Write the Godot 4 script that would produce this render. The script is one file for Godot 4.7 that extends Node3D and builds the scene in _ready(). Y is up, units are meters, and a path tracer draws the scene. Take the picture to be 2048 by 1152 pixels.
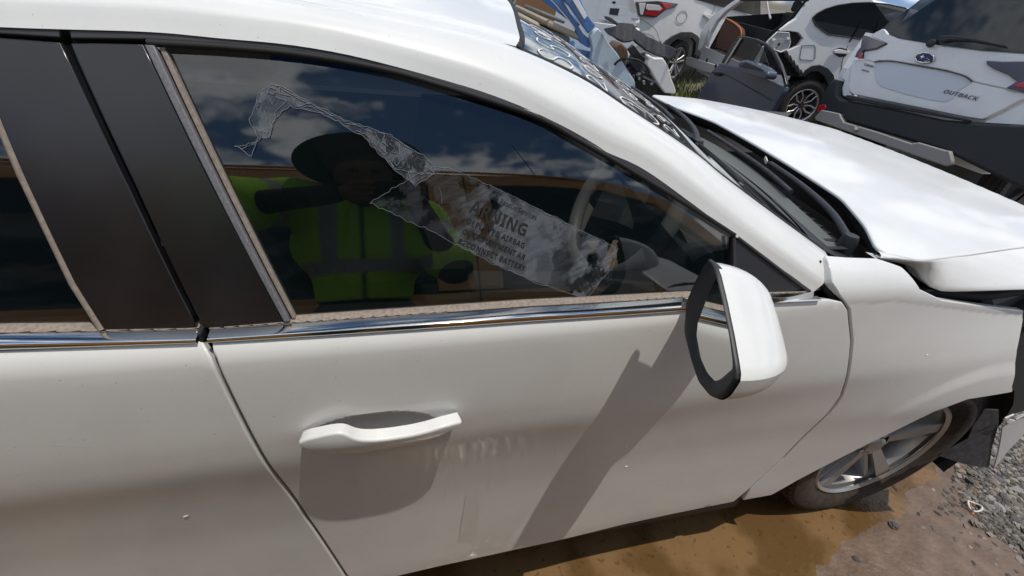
extends Node3D

const GROUND := -0.09
const BELT := 0.975
var M := {}
var worldly := {}
var used := {}
var rng := RandomNumberGenerator.new()
var side_profile := PackedFloat32Array()
# outlines of panels in metres, in each panel's own plane (x along the car, y up)
var O := {
	"railA": [-0.373, 1.289, -0.246, 1.296, -0.175, 1.296, -0.093, 1.295, -0.003, 1.286, 0.136, 1.261, 0.231, 1.23, 0.314, 1.199, 0.386, 1.175, 0.494, 1.12, 0.618, 1.053, 0.768, 0.977],
	"bandlow": [-0.378, 1.267, -0.324, 1.269, -0.249, 1.274, -0.173, 1.276, -0.095, 1.275, -0.009, 1.268, 0.058, 1.257, 0.196, 1.227, 0.269, 1.199, 0.366, 1.158, 0.476, 1.109, 0.566, 1.067],
	"glasstop": [-0.238, 1.265, -0.156, 1.262, -0.05, 1.258, 0.059, 1.249, 0.199, 1.215, 0.274, 1.185, 0.373, 1.143, 0.486, 1.093, 0.567, 1.056],
	"railB": [0.199, 1.287, -0.269, 0.299, 1.258, -0.258, 0.385, 1.22, -0.242, 0.512, 1.164, -0.222, 0.582, 1.126, -0.208, 0.775, 1.032, -0.18, 0.855, 0.994, -0.171],
	"hoodE0": [0.977, 0.989, -0.14, 1.092, 0.967, -0.14, 1.121, 0.942, -0.12, 1.148, 0.931, -0.1, 1.202, 0.931, -0.09, 1.384, 0.935, -0.08],
	"hoodrear": [0.993, -0.16, 1.065, -0.262, 1.129, -0.399, 1.139, -0.543, 1.152, -0.76, 1.166, -1.035, 1.119, -1.215, 1.116, -1.281],
	"arch": [1.111, 0.279, 1.179, 0.351, 1.256, 0.436, 1.323, 0.5, 1.383, 0.563, 1.47, 0.598, 1.645, 0.603],
	"fendtop": [0.804, 1.042, 0.86, 1.034, 0.943, 1.026, 1.005, 1.0, 1.061, 0.948, 1.152, 0.914, 1.302, 0.886, 1.511, 0.849],
	"fendfront": [1.532, 0.822, 1.556, 0.742, 1.621, 0.626],
	"mirrorout": [-0.069, 0.062, -0.076, 0.016, -0.075, -0.019, -0.048, -0.054, 0.0, -0.067, 0.037, -0.072, 0.066, -0.063, 0.082, -0.051, 0.09, -0.033, 0.092, -0.002, 0.08, 0.006, 0.046, 0.024, 0.001, 0.045, -0.043, 0.063],
	"mirrorglass": [-0.041, 0.053, -0.041, 0.018, -0.035, -0.025, -0.024, -0.041, 0.003, -0.055, 0.035, -0.054, 0.054, -0.048, 0.061, -0.037, 0.071, -0.007, 0.064, 0.002, 0.018, 0.034, -0.021, 0.052],
	"sticker": [-0.023, 1.113, 0.016, 1.135, 0.056, 1.155, 0.08, 1.156, 0.139, 1.135, 0.239, 1.093, 0.349, 1.046, 0.344, 1.022, 0.3, 0.971, 0.203, 1.006, 0.126, 1.041, 0.068, 1.072],
	"film": [-0.174, 1.173, -0.157, 1.163, -0.149, 1.183, -0.156, 1.201, -0.143, 1.229, -0.128, 1.238, -0.117, 1.237, -0.099, 1.227, -0.049, 1.206, 0.006, 1.191, 0.056, 1.164, 0.063, 1.149, 0.036, 1.134, 0.01, 1.152, -0.025, 1.187, -0.077, 1.212, -0.111, 1.217, -0.127, 1.206, -0.136, 1.183, -0.144, 1.182],
	"suv_side": [-1.626, 1.231, -1.445, 0.926, -1.341, 0.789, -1.084, 0.634, -0.69, 0.559, -0.595, 0.569, -0.559, 0.651, -0.437, 0.726, -0.188, 0.784, 0.106, 0.79, 0.323, 0.744, 0.468, 0.673, 0.562, 0.541, 0.515, 0.42, 1.118, 0.327, 2.963, 0.623, 2.116, 1.454],
	"suv_clad": [-0.657, 0.583, -0.571, 0.671, -0.417, 0.74, -0.197, 0.798, 0.126, 0.804, 0.364, 0.752, 0.542, 0.659, 0.605, 0.526, 0.575, 0.405, 0.45, 0.421, 0.432, 0.541, 0.351, 0.658, 0.183, 0.721, -0.066, 0.731, -0.276, 0.694, -0.405, 0.625, -0.468, 0.542],
	"suv_lamp": [-1.587, 1.14, -1.09, 1.18, -0.503, 1.173, -0.6, 1.11, -0.808, 1.082, -1.004, 0.976, -1.074, 0.967, -1.441, 0.979],
	"suv_lampclear": [-1.329, 1.13, -1.039, 1.132, -0.946, 1.101, -0.977, 1.065, -1.291, 1.056, -1.349, 1.077],
	"suv_lampred": [-0.979, 1.159, -0.671, 1.163, -0.698, 1.118, -0.852, 1.093, -1.038, 0.994, -1.322, 1.001, -1.321, 1.046, -0.972, 1.057, -0.909, 1.102],
	"suv_lampinner": [-1.538, 1.131, -1.37, 1.142, -1.378, 0.993, -1.438, 0.997],
	"suv_window": [-0.19, 1.329, -0.012, 1.247, 0.728, 1.2, 2.475, 1.102, 2.101, 1.469],
	"suv_handle": [0.305, 1.077, 0.599, 1.068, 0.646, 1.028, 0.587, 0.997, 0.461, 1.014, 0.329, 1.044],
	"suv_hatch": [-0.097, 1.215, -0.008, 0.985, 0.028, 0.854, -0.305, 0.84, -0.691, 0.833, -0.697, 1.016, -0.706, 1.142],
	"suv_bumper": [0.053, 0.833, 0.152, 0.6, -0.149, 0.51, -0.677, 0.551, -0.727, 0.788, -0.297, 0.815],
	"suv_recess": [-0.609, 1.006, -0.564, 1.036, -0.195, 1.05, -0.155, 1.032, -0.214, 0.952, -0.484, 0.9, -0.616, 0.906],
	"suv_plate": [-0.489, 1.004, -0.321, 1.021, -0.33, 0.929, -0.486, 0.925],
	"suv_emblem": [-0.479, 1.086, -0.448, 1.099, -0.415, 1.089, -0.421, 1.069, -0.449, 1.063, -0.477, 1.072],
	"suv_badge": [-0.081, 0.941, 0.041, 0.954, 0.043, 0.924, -0.063, 0.912],
	"hatch_side": [-0.889, 0.948, -0.794, 1.087, -0.64, 1.105, -0.505, 1.103, -0.409, 1.047, -0.432, 0.964, -0.581, 0.871, -0.383, 0.753, -0.214, 0.64, -0.197, 0.695, -0.136, 0.755, -0.04, 0.779, 0.084, 0.754, 0.202, 0.687, 0.298, 0.576, 0.313, 0.467, 0.542, 0.305, 1.058, 0.462, 0.737, 1.277, 0.213, 1.566, -0.425, 1.489, -0.625, 1.439, -0.564, 1.378, -0.61, 1.245, -0.761, 1.109, -0.866, 1.024],
	"hatch_clad": [-0.214, 0.64, -0.2, 0.702, -0.139, 0.761, -0.043, 0.785, 0.09, 0.757, 0.214, 0.689, 0.313, 0.564, 0.29, 0.478, 0.2, 0.565, 0.09, 0.661, -0.031, 0.708, -0.131, 0.69, -0.186, 0.617],
	"hatch_window": [-0.416, 1.276, -0.384, 1.325, -0.304, 1.384, -0.18, 1.438, 0.004, 1.484, 0.211, 1.515, 0.462, 1.526, 0.7, 1.515, 0.769, 1.501, 0.749, 1.403, 0.687, 1.233, 0.678, 1.112, 0.461, 1.123, 0.161, 1.13, -0.115, 1.127, -0.221, 1.161, -0.332, 1.206],
	"hatch_lampbay": [-0.875, 0.95, -0.788, 1.076, -0.639, 1.087, -0.564, 0.986, -0.556, 0.912, -0.638, 0.865, -0.756, 0.889],
	"hatch_fuel": [-0.389, 0.969, -0.236, 0.993, -0.198, 0.966, -0.139, 0.846, -0.172, 0.822, -0.321, 0.812, -0.348, 0.834],
	"hatch_handle": [0.041, 0.972, 0.128, 0.988, 0.26, 0.979, 0.27, 0.949, 0.068, 0.938],
	"hatch_cup": [0.047, 0.979, 0.132, 1.007, 0.225, 0.999, 0.274, 0.968, 0.26, 0.917, 0.182, 0.896, 0.092, 0.923],
	"hatch_opening": [1.708, 0.654, 1.7, 0.856, 1.611, 1.03, 1.42, 1.162, 1.019, 1.341, -0.416, 1.437, -0.45, 1.398, -0.359, 1.271, -0.174, 1.128, -0.02, 1.038, 0.034, 0.946, 0.07, 0.827, 0.191, 0.697, 0.783, 0.661],
	"hatch_rearpanel": [2.0, 0.497, 1.994, 0.693, 1.976, 0.823, 1.814, 0.934, 1.708, 0.654, 1.053, 0.676, 0.186, 0.691, 0.06, 0.816, 0.0, 0.938, -0.354, 0.893, -0.561, 0.878, -0.88, 0.773, -0.855, 0.699, -0.733, 0.626, -0.327, 0.567, 1.204, 0.409],
	"hatch_frame": [2.017, 0.818, 1.812, 1.069, 1.444, 1.23, 1.188, 1.343, 0.999, 1.356, 1.391, 1.172, 1.586, 1.025, 1.674, 0.851, 1.688, 0.657, 1.916, 0.559],
	"hatch_beam": [2.088, 0.433, 1.953, 0.446, 1.278, 0.489, 0.5, 0.54, 0.413, 0.443, 1.245, 0.362, 1.992, 0.331],
	"hatch_liner": [1.462, 0.689, 1.489, 0.984, 1.39, 1.087, 1.108, 1.06, 0.856, 1.012, 0.76, 0.942, 0.785, 0.857, 0.925, 0.739, 1.098, 0.684],
	"door_skin": [0.415, 0.656, -0.128, 0.697, -0.876, 0.661, -0.879, 0.607, -0.854, 0.512, -0.837, 0.404, -0.862, 0.33, 0.681, 0.016, 0.692, 0.203, 0.606, 0.378, 0.541, 0.527],
	"door_frame": [0.415, 0.656, 0.365, 0.803, 0.316, 0.908, 0.249, 0.983, 0.1, 1.004, -0.098, 1.009, -0.321, 0.992, -0.496, 0.943, -0.682, 0.847, -0.815, 0.756, -0.908, 0.679, -0.876, 0.661, -0.796, 0.73, -0.651, 0.825, -0.475, 0.918, -0.308, 0.968, -0.093, 0.985, 0.088, 0.988, 0.165, 0.965, 0.224, 0.85, 0.271, 0.744, 0.317, 0.667],
	"door_strip": [0.317, 0.667, 0.183, 0.974, 0.151, 0.979, 0.278, 0.668],
	"door_mirror": [-0.202, 0.735, -0.224, 0.779, -0.312, 0.807, -0.476, 0.809, -0.643, 0.797, -0.754, 0.776, -0.796, 0.73, -0.754, 0.7, -0.57, 0.682, -0.368, 0.674, -0.26, 0.687],
	"door_handle": [0.418, 0.512, 0.387, 0.545, 0.289, 0.558, 0.249, 0.541, 0.338, 0.516],
	"wagon_upper": [-0.546, 0.172, -0.487, 0.135, -0.323, 0.111, 0.005, 0.113, 0.367, 0.132, 0.657, 0.166, 0.852, 0.213, 1.013, -0.016, 0.824, -0.071, 0.688, -0.085, 0.456, -0.087, 0.388, -0.061, 0.208, -0.049, -0.066, -0.058, -0.282, -0.069, -0.398, -0.088, -0.448, -0.112, -0.559, -0.109, -0.599, -0.044, -0.479, -0.003, -0.411, 0.056, -0.636, 0.093],
	"wagon_lower": [-0.666, -0.135, -0.556, -0.114, -0.447, -0.114, -0.395, -0.092, -0.278, -0.074, -0.062, -0.063, 0.212, -0.055, 0.392, -0.066, 0.46, -0.093, 0.692, -0.09, 0.831, -0.082, 0.971, -0.05, 0.864, -0.089, 0.809, -0.163, 0.755, -0.244, 0.691, -0.331, 0.587, -0.345, 0.157, -0.378, -0.465, -0.426, -0.515, -0.408, -0.556, -0.366, -0.614, -0.256],
	"wagon_recess": [-0.422, -0.118, -0.275, -0.079, -0.058, -0.068, 0.215, -0.059, 0.376, -0.068, 0.454, -0.096, 0.392, -0.188, 0.399, -0.248, 0.362, -0.283, 0.245, -0.298, 0.007, -0.305, -0.231, -0.297, -0.314, -0.258, -0.369, -0.202],
	"wagon_glass": [-0.544, 0.177, -0.511, 0.231, -0.434, 0.329, -0.381, 0.395, -0.35, 0.448, 0.679, 0.548, 0.908, 0.223, 0.65, 0.167, 0.365, 0.135, 0.002, 0.117, -0.326, 0.115, -0.449, 0.141],
	"wagon_lampl": [-0.681, 0.091, -0.633, 0.089, -0.411, 0.056, -0.479, -0.003, -0.599, -0.044, -0.567, -0.106, -0.647, -0.111, -0.653, -0.059, -0.644, -0.013, -0.681, 0.058],
	"wagon_lampr": [0.436, 0.073, 0.559, 0.089, 0.715, 0.124, 0.835, 0.144, 0.967, -0.043, 0.825, -0.083, 0.693, -0.086, 0.733, -0.023, 0.654, 0.007, 0.533, 0.028, 0.473, 0.048],
	"wagon_lampr_red": [0.748, -0.035, 0.786, -0.018, 0.93, 0.009, 0.953, -0.024, 0.814, -0.058, 0.738, -0.061],
	"wagon_emblem": [-0.08, -0.012, -0.081, 0.02, -0.04, 0.043, 0.015, 0.046, 0.059, 0.029, 0.078, 0.002, 0.053, -0.022, 0.005, -0.035, -0.049, -0.032],
	"wagon_side": [0.696, -0.338, 0.762, -0.255, 0.814, -0.17, 0.859, -0.102, 1.031, -0.042, 1.3, -0.425, 0.991, -0.371, 0.607, -0.375],
	"wagon_bumper": [-0.733, -0.329, -0.651, -0.336, -0.618, -0.412, -0.586, -0.468, -0.518, -0.493, -0.001, -0.442, 0.46, -0.411, 0.706, -0.353, 0.939, -0.297, 1.165, -0.233, 1.481, -0.682, 1.229, -0.711, 0.618, -0.637, -0.415, -0.679, -0.694, -0.696, -0.734, -0.617, -0.748, -0.499, -0.758, -0.425],
	"wagon_step": [-0.509, -0.469, -0.456, -0.439, 0.166, -0.39, 0.669, -0.347, 0.655, -0.373, 0.096, -0.434, -0.428, -0.479],
	"wagon_skid": [-0.657, -0.73, -0.623, -0.641, -0.418, -0.62, -0.349, -0.648, -0.38, -0.643, -0.315, -0.679, 0.051, -0.662, 0.379, -0.659, 0.421, -0.632, 0.649, -0.623, 0.679, -0.615, 0.766, -0.703, 0.724, -0.739, -0.632, -0.754],
	"wagon_reflector": [-0.723, -0.614, -0.647, -0.587, -0.62, -0.607, -0.652, -0.678, -0.69, -0.672],
	"wagon_wiper": [0.015, 0.17, 0.033, 0.189, 0.119, 0.203, 0.281, 0.209, 0.482, 0.199, 0.602, 0.194, 0.609, 0.18, 0.455, 0.183, 0.257, 0.185, 0.103, 0.163, 0.072, 0.146, 0.037, 0.144],
	"wagon_corner": [-0.663, -0.14, -0.614, -0.256, -0.556, -0.366, -0.509, -0.416, -0.435, -0.434, -0.511, -0.485, -0.58, -0.466, -0.63, -0.405, -0.646, -0.335, -0.722, -0.326, -0.701, -0.264, -0.676, -0.157],
	"wagon_badge": [-0.582, -0.188, -0.434, -0.182, -0.426, -0.197, -0.575, -0.202],
	"wagon_badge2": [-0.559, -0.225, -0.44, -0.225, -0.436, -0.236, -0.554, -0.234],
	"wagon_letters": [0.483, -0.174, 0.737, -0.154],
	"wreck_pillar": [-0.242, 1.246, -0.104, 1.261, -0.093, 1.21, -0.008, 1.112, 0.075, 1.051, 0.028, 0.983, -0.057, 1.052, -0.168, 1.15, -0.232, 1.196],
	"wreck_frame": [-0.368, 1.232, -0.263, 1.244, -0.232, 1.196, -0.122, 1.091, -0.006, 0.982, 0.06, 0.95, 0.084, 0.874, -0.013, 0.909, -0.082, 1.012, -0.164, 1.078, -0.317, 1.187],
	"wreck_strip": [-0.182, 1.218, -0.129, 1.224, -0.019, 1.111, -0.039, 1.081],
	"wreck_apron": [0.09, 1.038, 0.154, 0.997, 0.218, 0.935, 0.307, 0.873, 0.546, 0.662, 0.573, 0.575, 0.29, 0.664, 0.083, 0.804, 0.084, 0.874, 0.037, 0.972],
	"wreck_fender": [0.504, 0.936, 0.545, 0.921, 0.638, 0.889, 0.719, 0.896, 0.786, 0.841, 0.861, 0.738, 0.92, 0.671, 0.968, 0.609, 0.839, 0.612, 0.758, 0.675, 0.676, 0.747, 0.622, 0.797, 0.574, 0.831, 0.585, 0.869, 0.556, 0.9],
	"wreck_liner": [0.101, 1.133, 0.161, 1.126, 0.21, 1.101, 0.345, 1.108, 0.377, 1.087, 0.467, 1.054, 0.687, 0.989, 0.697, 1.011, 0.711, 0.984, 0.798, 0.962, 0.801, 0.903, 0.772, 0.878, 0.636, 0.896, 0.46, 0.961, 0.387, 0.997, 0.28, 0.973, 0.149, 1.01, 0.116, 1.041, 0.206, 1.084, 0.133, 1.107],
	"wreck_box": [0.37, 0.935, 0.397, 0.934, 0.462, 0.896, 0.493, 0.839, 0.459, 0.757, 0.37, 0.814, 0.325, 0.877],
	"wreck_bracket": [0.445, 0.894, 0.475, 0.941, 0.559, 0.878, 0.556, 0.86, 0.534, 0.843, 0.482, 0.861],
	"wreck_hose": [0.283, 0.788, 0.313, 0.824, 0.379, 0.845, 0.45, 0.847, 0.518, 0.834, 0.586, 0.794, 0.628, 0.751],
	"puddle_edge": [0.137, -0.126, 1.237, 0.074, 1.395, 0.038, 1.64, -0.005, 1.775, -0.018, 1.811, -0.07, 2.025, -0.14, 2.167, -0.186],
	"stones": [1.727, -0.002, 1.808, 0.07, 1.478, 0.068],
	"ring": [2.116, -0.004],
}


class MB:
	var v := PackedVector3Array()
	var n := PackedVector3Array()
	var uv := PackedVector2Array()
	var col := PackedColorArray()
	var ix := PackedInt32Array()
	func p(a: Vector3, b: Vector3, t := Vector2.ZERO) -> int:
		v.append(a)
		n.append(b)
		uv.append(t)
		return v.size() - 1
	func t(a: int, b: int, c: int) -> void:
		var g := (v[b] - v[a]).cross(v[c] - v[a])
		if g.dot(n[a] + n[b] + n[c]) > 0.0:
			ix.append_array([a, c, b])
		else:
			ix.append_array([a, b, c])
	func q(a: int, b: int, c: int, d: int) -> void:
		t(a, b, c)
		t(a, c, d)
	func flat(pts: Array, out: Vector3) -> void:
		var g: Vector3 = (pts[1] - pts[0]).cross(pts[2] - pts[0])
		if g.length() < 1e-12:
			return
		g = g.normalized()
		if g.dot(out) < 0.0:
			g = -g
		var k := []
		for a in pts:
			k.append(p(a, g, Vector2(a.x + a.z, a.y)))
		for i in range(1, k.size() - 1):
			t(k[0], k[i], k[i + 1])
	func mesh() -> ArrayMesh:
		var a := []
		a.resize(Mesh.ARRAY_MAX)
		a[Mesh.ARRAY_VERTEX] = v
		a[Mesh.ARRAY_NORMAL] = n
		a[Mesh.ARRAY_TEX_UV] = uv
		if col.size() == v.size():
			a[Mesh.ARRAY_COLOR] = col
		a[Mesh.ARRAY_INDEX] = ix
		var m := ArrayMesh.new()
		m.add_surface_from_arrays(Mesh.PRIMITIVE_TRIANGLES, a)
		return m


func _ready() -> void:
	rng.seed = 20240611
	# camera: a wide phone lens held 0.46 m from the door, tipped down and rolled
	var cam := Camera3D.new()
	cam.name = "camera"
	cam.fov = 64.38
	cam.position = Vector3(0, 1.393, 0.459)
	cam.rotation = Vector3(-0.616, -0.318, 0.151)
	cam.near = 0.02
	cam.far = 400.0
	cam.current = true
	add_child(cam)
	# sky, sun, exposure
	var e := Environment.new()
	e.background_mode = Environment.BG_SKY
	var sky := Sky.new()
	var sm := PanoramaSkyMaterial.new()
	sm.panorama = sky_picture()
	sky.sky_material = sm
	e.sky = sky
	e.background_energy_multiplier = 1.25
	e.tonemap_mode = Environment.TONE_MAPPER_LINEAR
	e.tonemap_exposure = 0.83
	e.sdfgi_enabled = true
	e.ssao_enabled = true
	e.ssil_enabled = true
	var we := WorldEnvironment.new()
	we.name = "world_environment"
	we.environment = e
	add_child(we)
	var sun := DirectionalLight3D.new()
	sun.name = "sun"
	sun.light_energy = 1.12
	sun.light_color = Color(1.0, 0.965, 0.92)
	sun.light_angular_distance = 0.5
	sun.shadow_enabled = true
	add_child(sun)
	sun.look_at_from_position(Vector3.ZERO, -Vector3(0.150, 0.958, 0.168), Vector3(0, 0, 1))
	build_profile()
	materials()
	ground()
	sedan()
	van()
	suv()
	hatchback()
	wagon()
	loose_door()
	wreck()
	tan_car()
	litter()
	photographer()


func sky_picture() -> ImageTexture:
	var w := 1024
	var h := 512
	var im := Image.create(w, h, false, Image.FORMAT_RGBF)
	var f := FastNoiseLite.new()
	f.seed = 11
	f.frequency = 0.55
	f.fractal_type = FastNoiseLite.FRACTAL_FBM
	f.fractal_octaves = 6
	f.fractal_gain = 0.55
	var g := FastNoiseLite.new()
	g.seed = 5
	g.frequency = 0.9
	g.fractal_octaves = 4
	for j in h:
		var el := (0.5 - (j + 0.5) / h) * PI
		var y := sin(el)
		for i in w:
			if y < 0.0:
				im.set_pixel(i, j, Color(0.22, 0.2, 0.17))
				continue
			var az := (i + 0.5) / w * TAU
			var x := cos(el) * sin(az)
			var z := cos(el) * cos(az)
			var k := 1.0 / (y + 0.22)
			var q := Vector3(x * k * 2.3 + 4.0, 0.0, z * k * 2.9)
			var warp := g.get_noise_2d(q.x * 1.3, q.z * 1.3)
			var d := f.get_noise_3d(q.x + warp * 0.8, warp, q.z + warp * 0.5) + 0.03
			var c := smoothstep(-0.12, 0.30, d)
			var thick := smoothstep(0.12, 0.5, d)
			var blue := Color(0.085, 0.185, 0.40).lerp(Color(0.24, 0.37, 0.58), pow(1.0 - y, 3.0))
			var cl := Color(1.52, 1.56, 1.56).lerp(Color(1.1, 1.13, 1.14), thick)
			im.set_pixel(i, j, blue.lerp(cl, c * 0.85))
	return ImageTexture.create_from_image(im)


# ------------------------------------------------------------------ bookkeeping
func numbered(called: String) -> String:
	if not used.has(called):
		used[called] = 0
		return called
	used[called] += 1
	return "%s_%03d" % [called, used[called]]


func thing(called: String, label: String, category: String, at: Vector3, group := "", in_world := true) -> Node3D:
	var o := Node3D.new()
	o.name = numbered(called)
	o.position = at
	add_child(o, true)
	tag(o, label, category, group)
	if in_world:
		worldly[o] = true
	return o


func tag(o: Node3D, label: String, category: String, group := "") -> void:
	o.set_meta("label", label)
	o.set_meta("category", category)
	if group:
		o.set_meta("group", group)


func P(parent: Node, called: String, mb: MB, m: Material, label := "") -> MeshInstance3D:
	return PM(parent, called, mb.mesh(), m, label)


func PM(parent: Node, called: String, mesh: Mesh, m: Material, label := "") -> MeshInstance3D:
	var o := MeshInstance3D.new()
	o.name = called
	o.mesh = mesh
	o.material_override = m
	if worldly.has(parent):
		o.position = -parent.position
	parent.add_child(o, true)
	if label:
		o.set_meta("label", label)
	return o


func top(called: String, mb: MB, m: Material, label: String, category: String, at: Vector3, group := "") -> MeshInstance3D:
	for i in mb.v.size():
		mb.v[i] -= at
	var o := MeshInstance3D.new()
	o.name = numbered(called)
	o.mesh = mb.mesh()
	o.material_override = m
	o.position = at
	add_child(o, true)
	tag(o, label, category, group)
	return o


func structure(called: String, mb: MB, m: Material, kind := "structure") -> MeshInstance3D:
	var o := MeshInstance3D.new()
	o.name = called
	o.mesh = mb.mesh()
	o.material_override = m
	add_child(o, true)
	o.set_meta("kind", kind)
	return o


# ------------------------------------------------------------------ materials
func lin(r: float, g: float, b: float) -> Color:
	return Color(r, g, b).linear_to_srgb()


func mk(called: String, c: Color, rough: float, metal := 0.0, spec := 0.5) -> StandardMaterial3D:
	var m := StandardMaterial3D.new()
	m.resource_name = called
	m.albedo_color = c
	m.roughness = rough
	m.metallic = metal
	m.metallic_specular = spec
	M[called] = m
	return m


func speckle(seed_: int, freq: float, lo: Color, hi: Color, size := 512, oct := 5, blend := true) -> ImageTexture:
	var f := FastNoiseLite.new()
	f.seed = seed_
	f.frequency = freq
	f.fractal_octaves = oct
	var im := f.get_seamless_image(size, size)
	var out := Image.create(size, size, false, Image.FORMAT_RGB8)
	for j in size:
		for i in size:
			out.set_pixel(i, j, lo.lerp(hi, im.get_pixel(i, j).r))
	return ImageTexture.create_from_image(out)


func dusty_paint() -> ImageTexture:
	# white paint with a film of road dust, faint wiped streaks, specks and hairline scratches
	var f := FastNoiseLite.new()
	f.seed = 3
	f.frequency = 0.006
	f.fractal_octaves = 6
	f.fractal_gain = 0.6
	var soft := f.get_seamless_image(1024, 1024)
	f.seed = 6
	f.frequency = 0.05
	var fine := f.get_seamless_image(1024, 1024)
	var im := Image.create(1024, 1024, false, Image.FORMAT_RGB8)
	var clean := Color(0.725, 0.732, 0.715)
	var dust := Color(0.63, 0.62, 0.59)
	for j in 1024:
		for i in 1024:
			var d := smoothstep(0.35, 0.85, soft.get_pixel(i, j).r) * 0.22 + smoothstep(0.62, 0.9, fine.get_pixel(i, (j / 6) % 1024).r) * 0.10 + smoothstep(0.66, 0.9, fine.get_pixel(i, j).r) * 0.16
			im.set_pixel(i, j, clean.lerp(dust, clampf(d, 0.0, 1.0)).linear_to_srgb())
	var r := RandomNumberGenerator.new()
	r.seed = 515
	for k in 420:
		var c := Color(0.45, 0.42, 0.38).lerp(Color(0.25, 0.22, 0.19), r.randf()).linear_to_srgb()
		var p := Vector2i(r.randi() % 1022, r.randi() % 1022)
		im.set_pixelv(p, c)
		if r.randf() < 0.3:
			im.set_pixelv(p + Vector2i(1, 0), c)
	for k in 26:
		var p := Vector2(r.randi() % 1000, r.randi() % 1000)
		var a := r.randfn(0.0, 0.7)
		for q in 8 + r.randi() % 40:
			p += Vector2.from_angle(a)
			if p.x > 0 and p.y > 0 and p.x < 1023 and p.y < 1023:
				im.set_pixelv(Vector2i(p), Color(0.60, 0.59, 0.57).linear_to_srgb())
	return ImageTexture.create_from_image(im)


func triplanar(m: StandardMaterial3D, tex: Texture2D, scale: float, world := true) -> void:
	m.albedo_texture = tex
	m.uv1_triplanar = true
	m.uv1_world_triplanar = world
	m.uv1_scale = Vector3.ONE * scale


func coat(m: StandardMaterial3D, amount := 1.0, rough := 0.03) -> void:
	m.clearcoat_enabled = true
	m.clearcoat = amount
	m.clearcoat_roughness = rough


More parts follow.
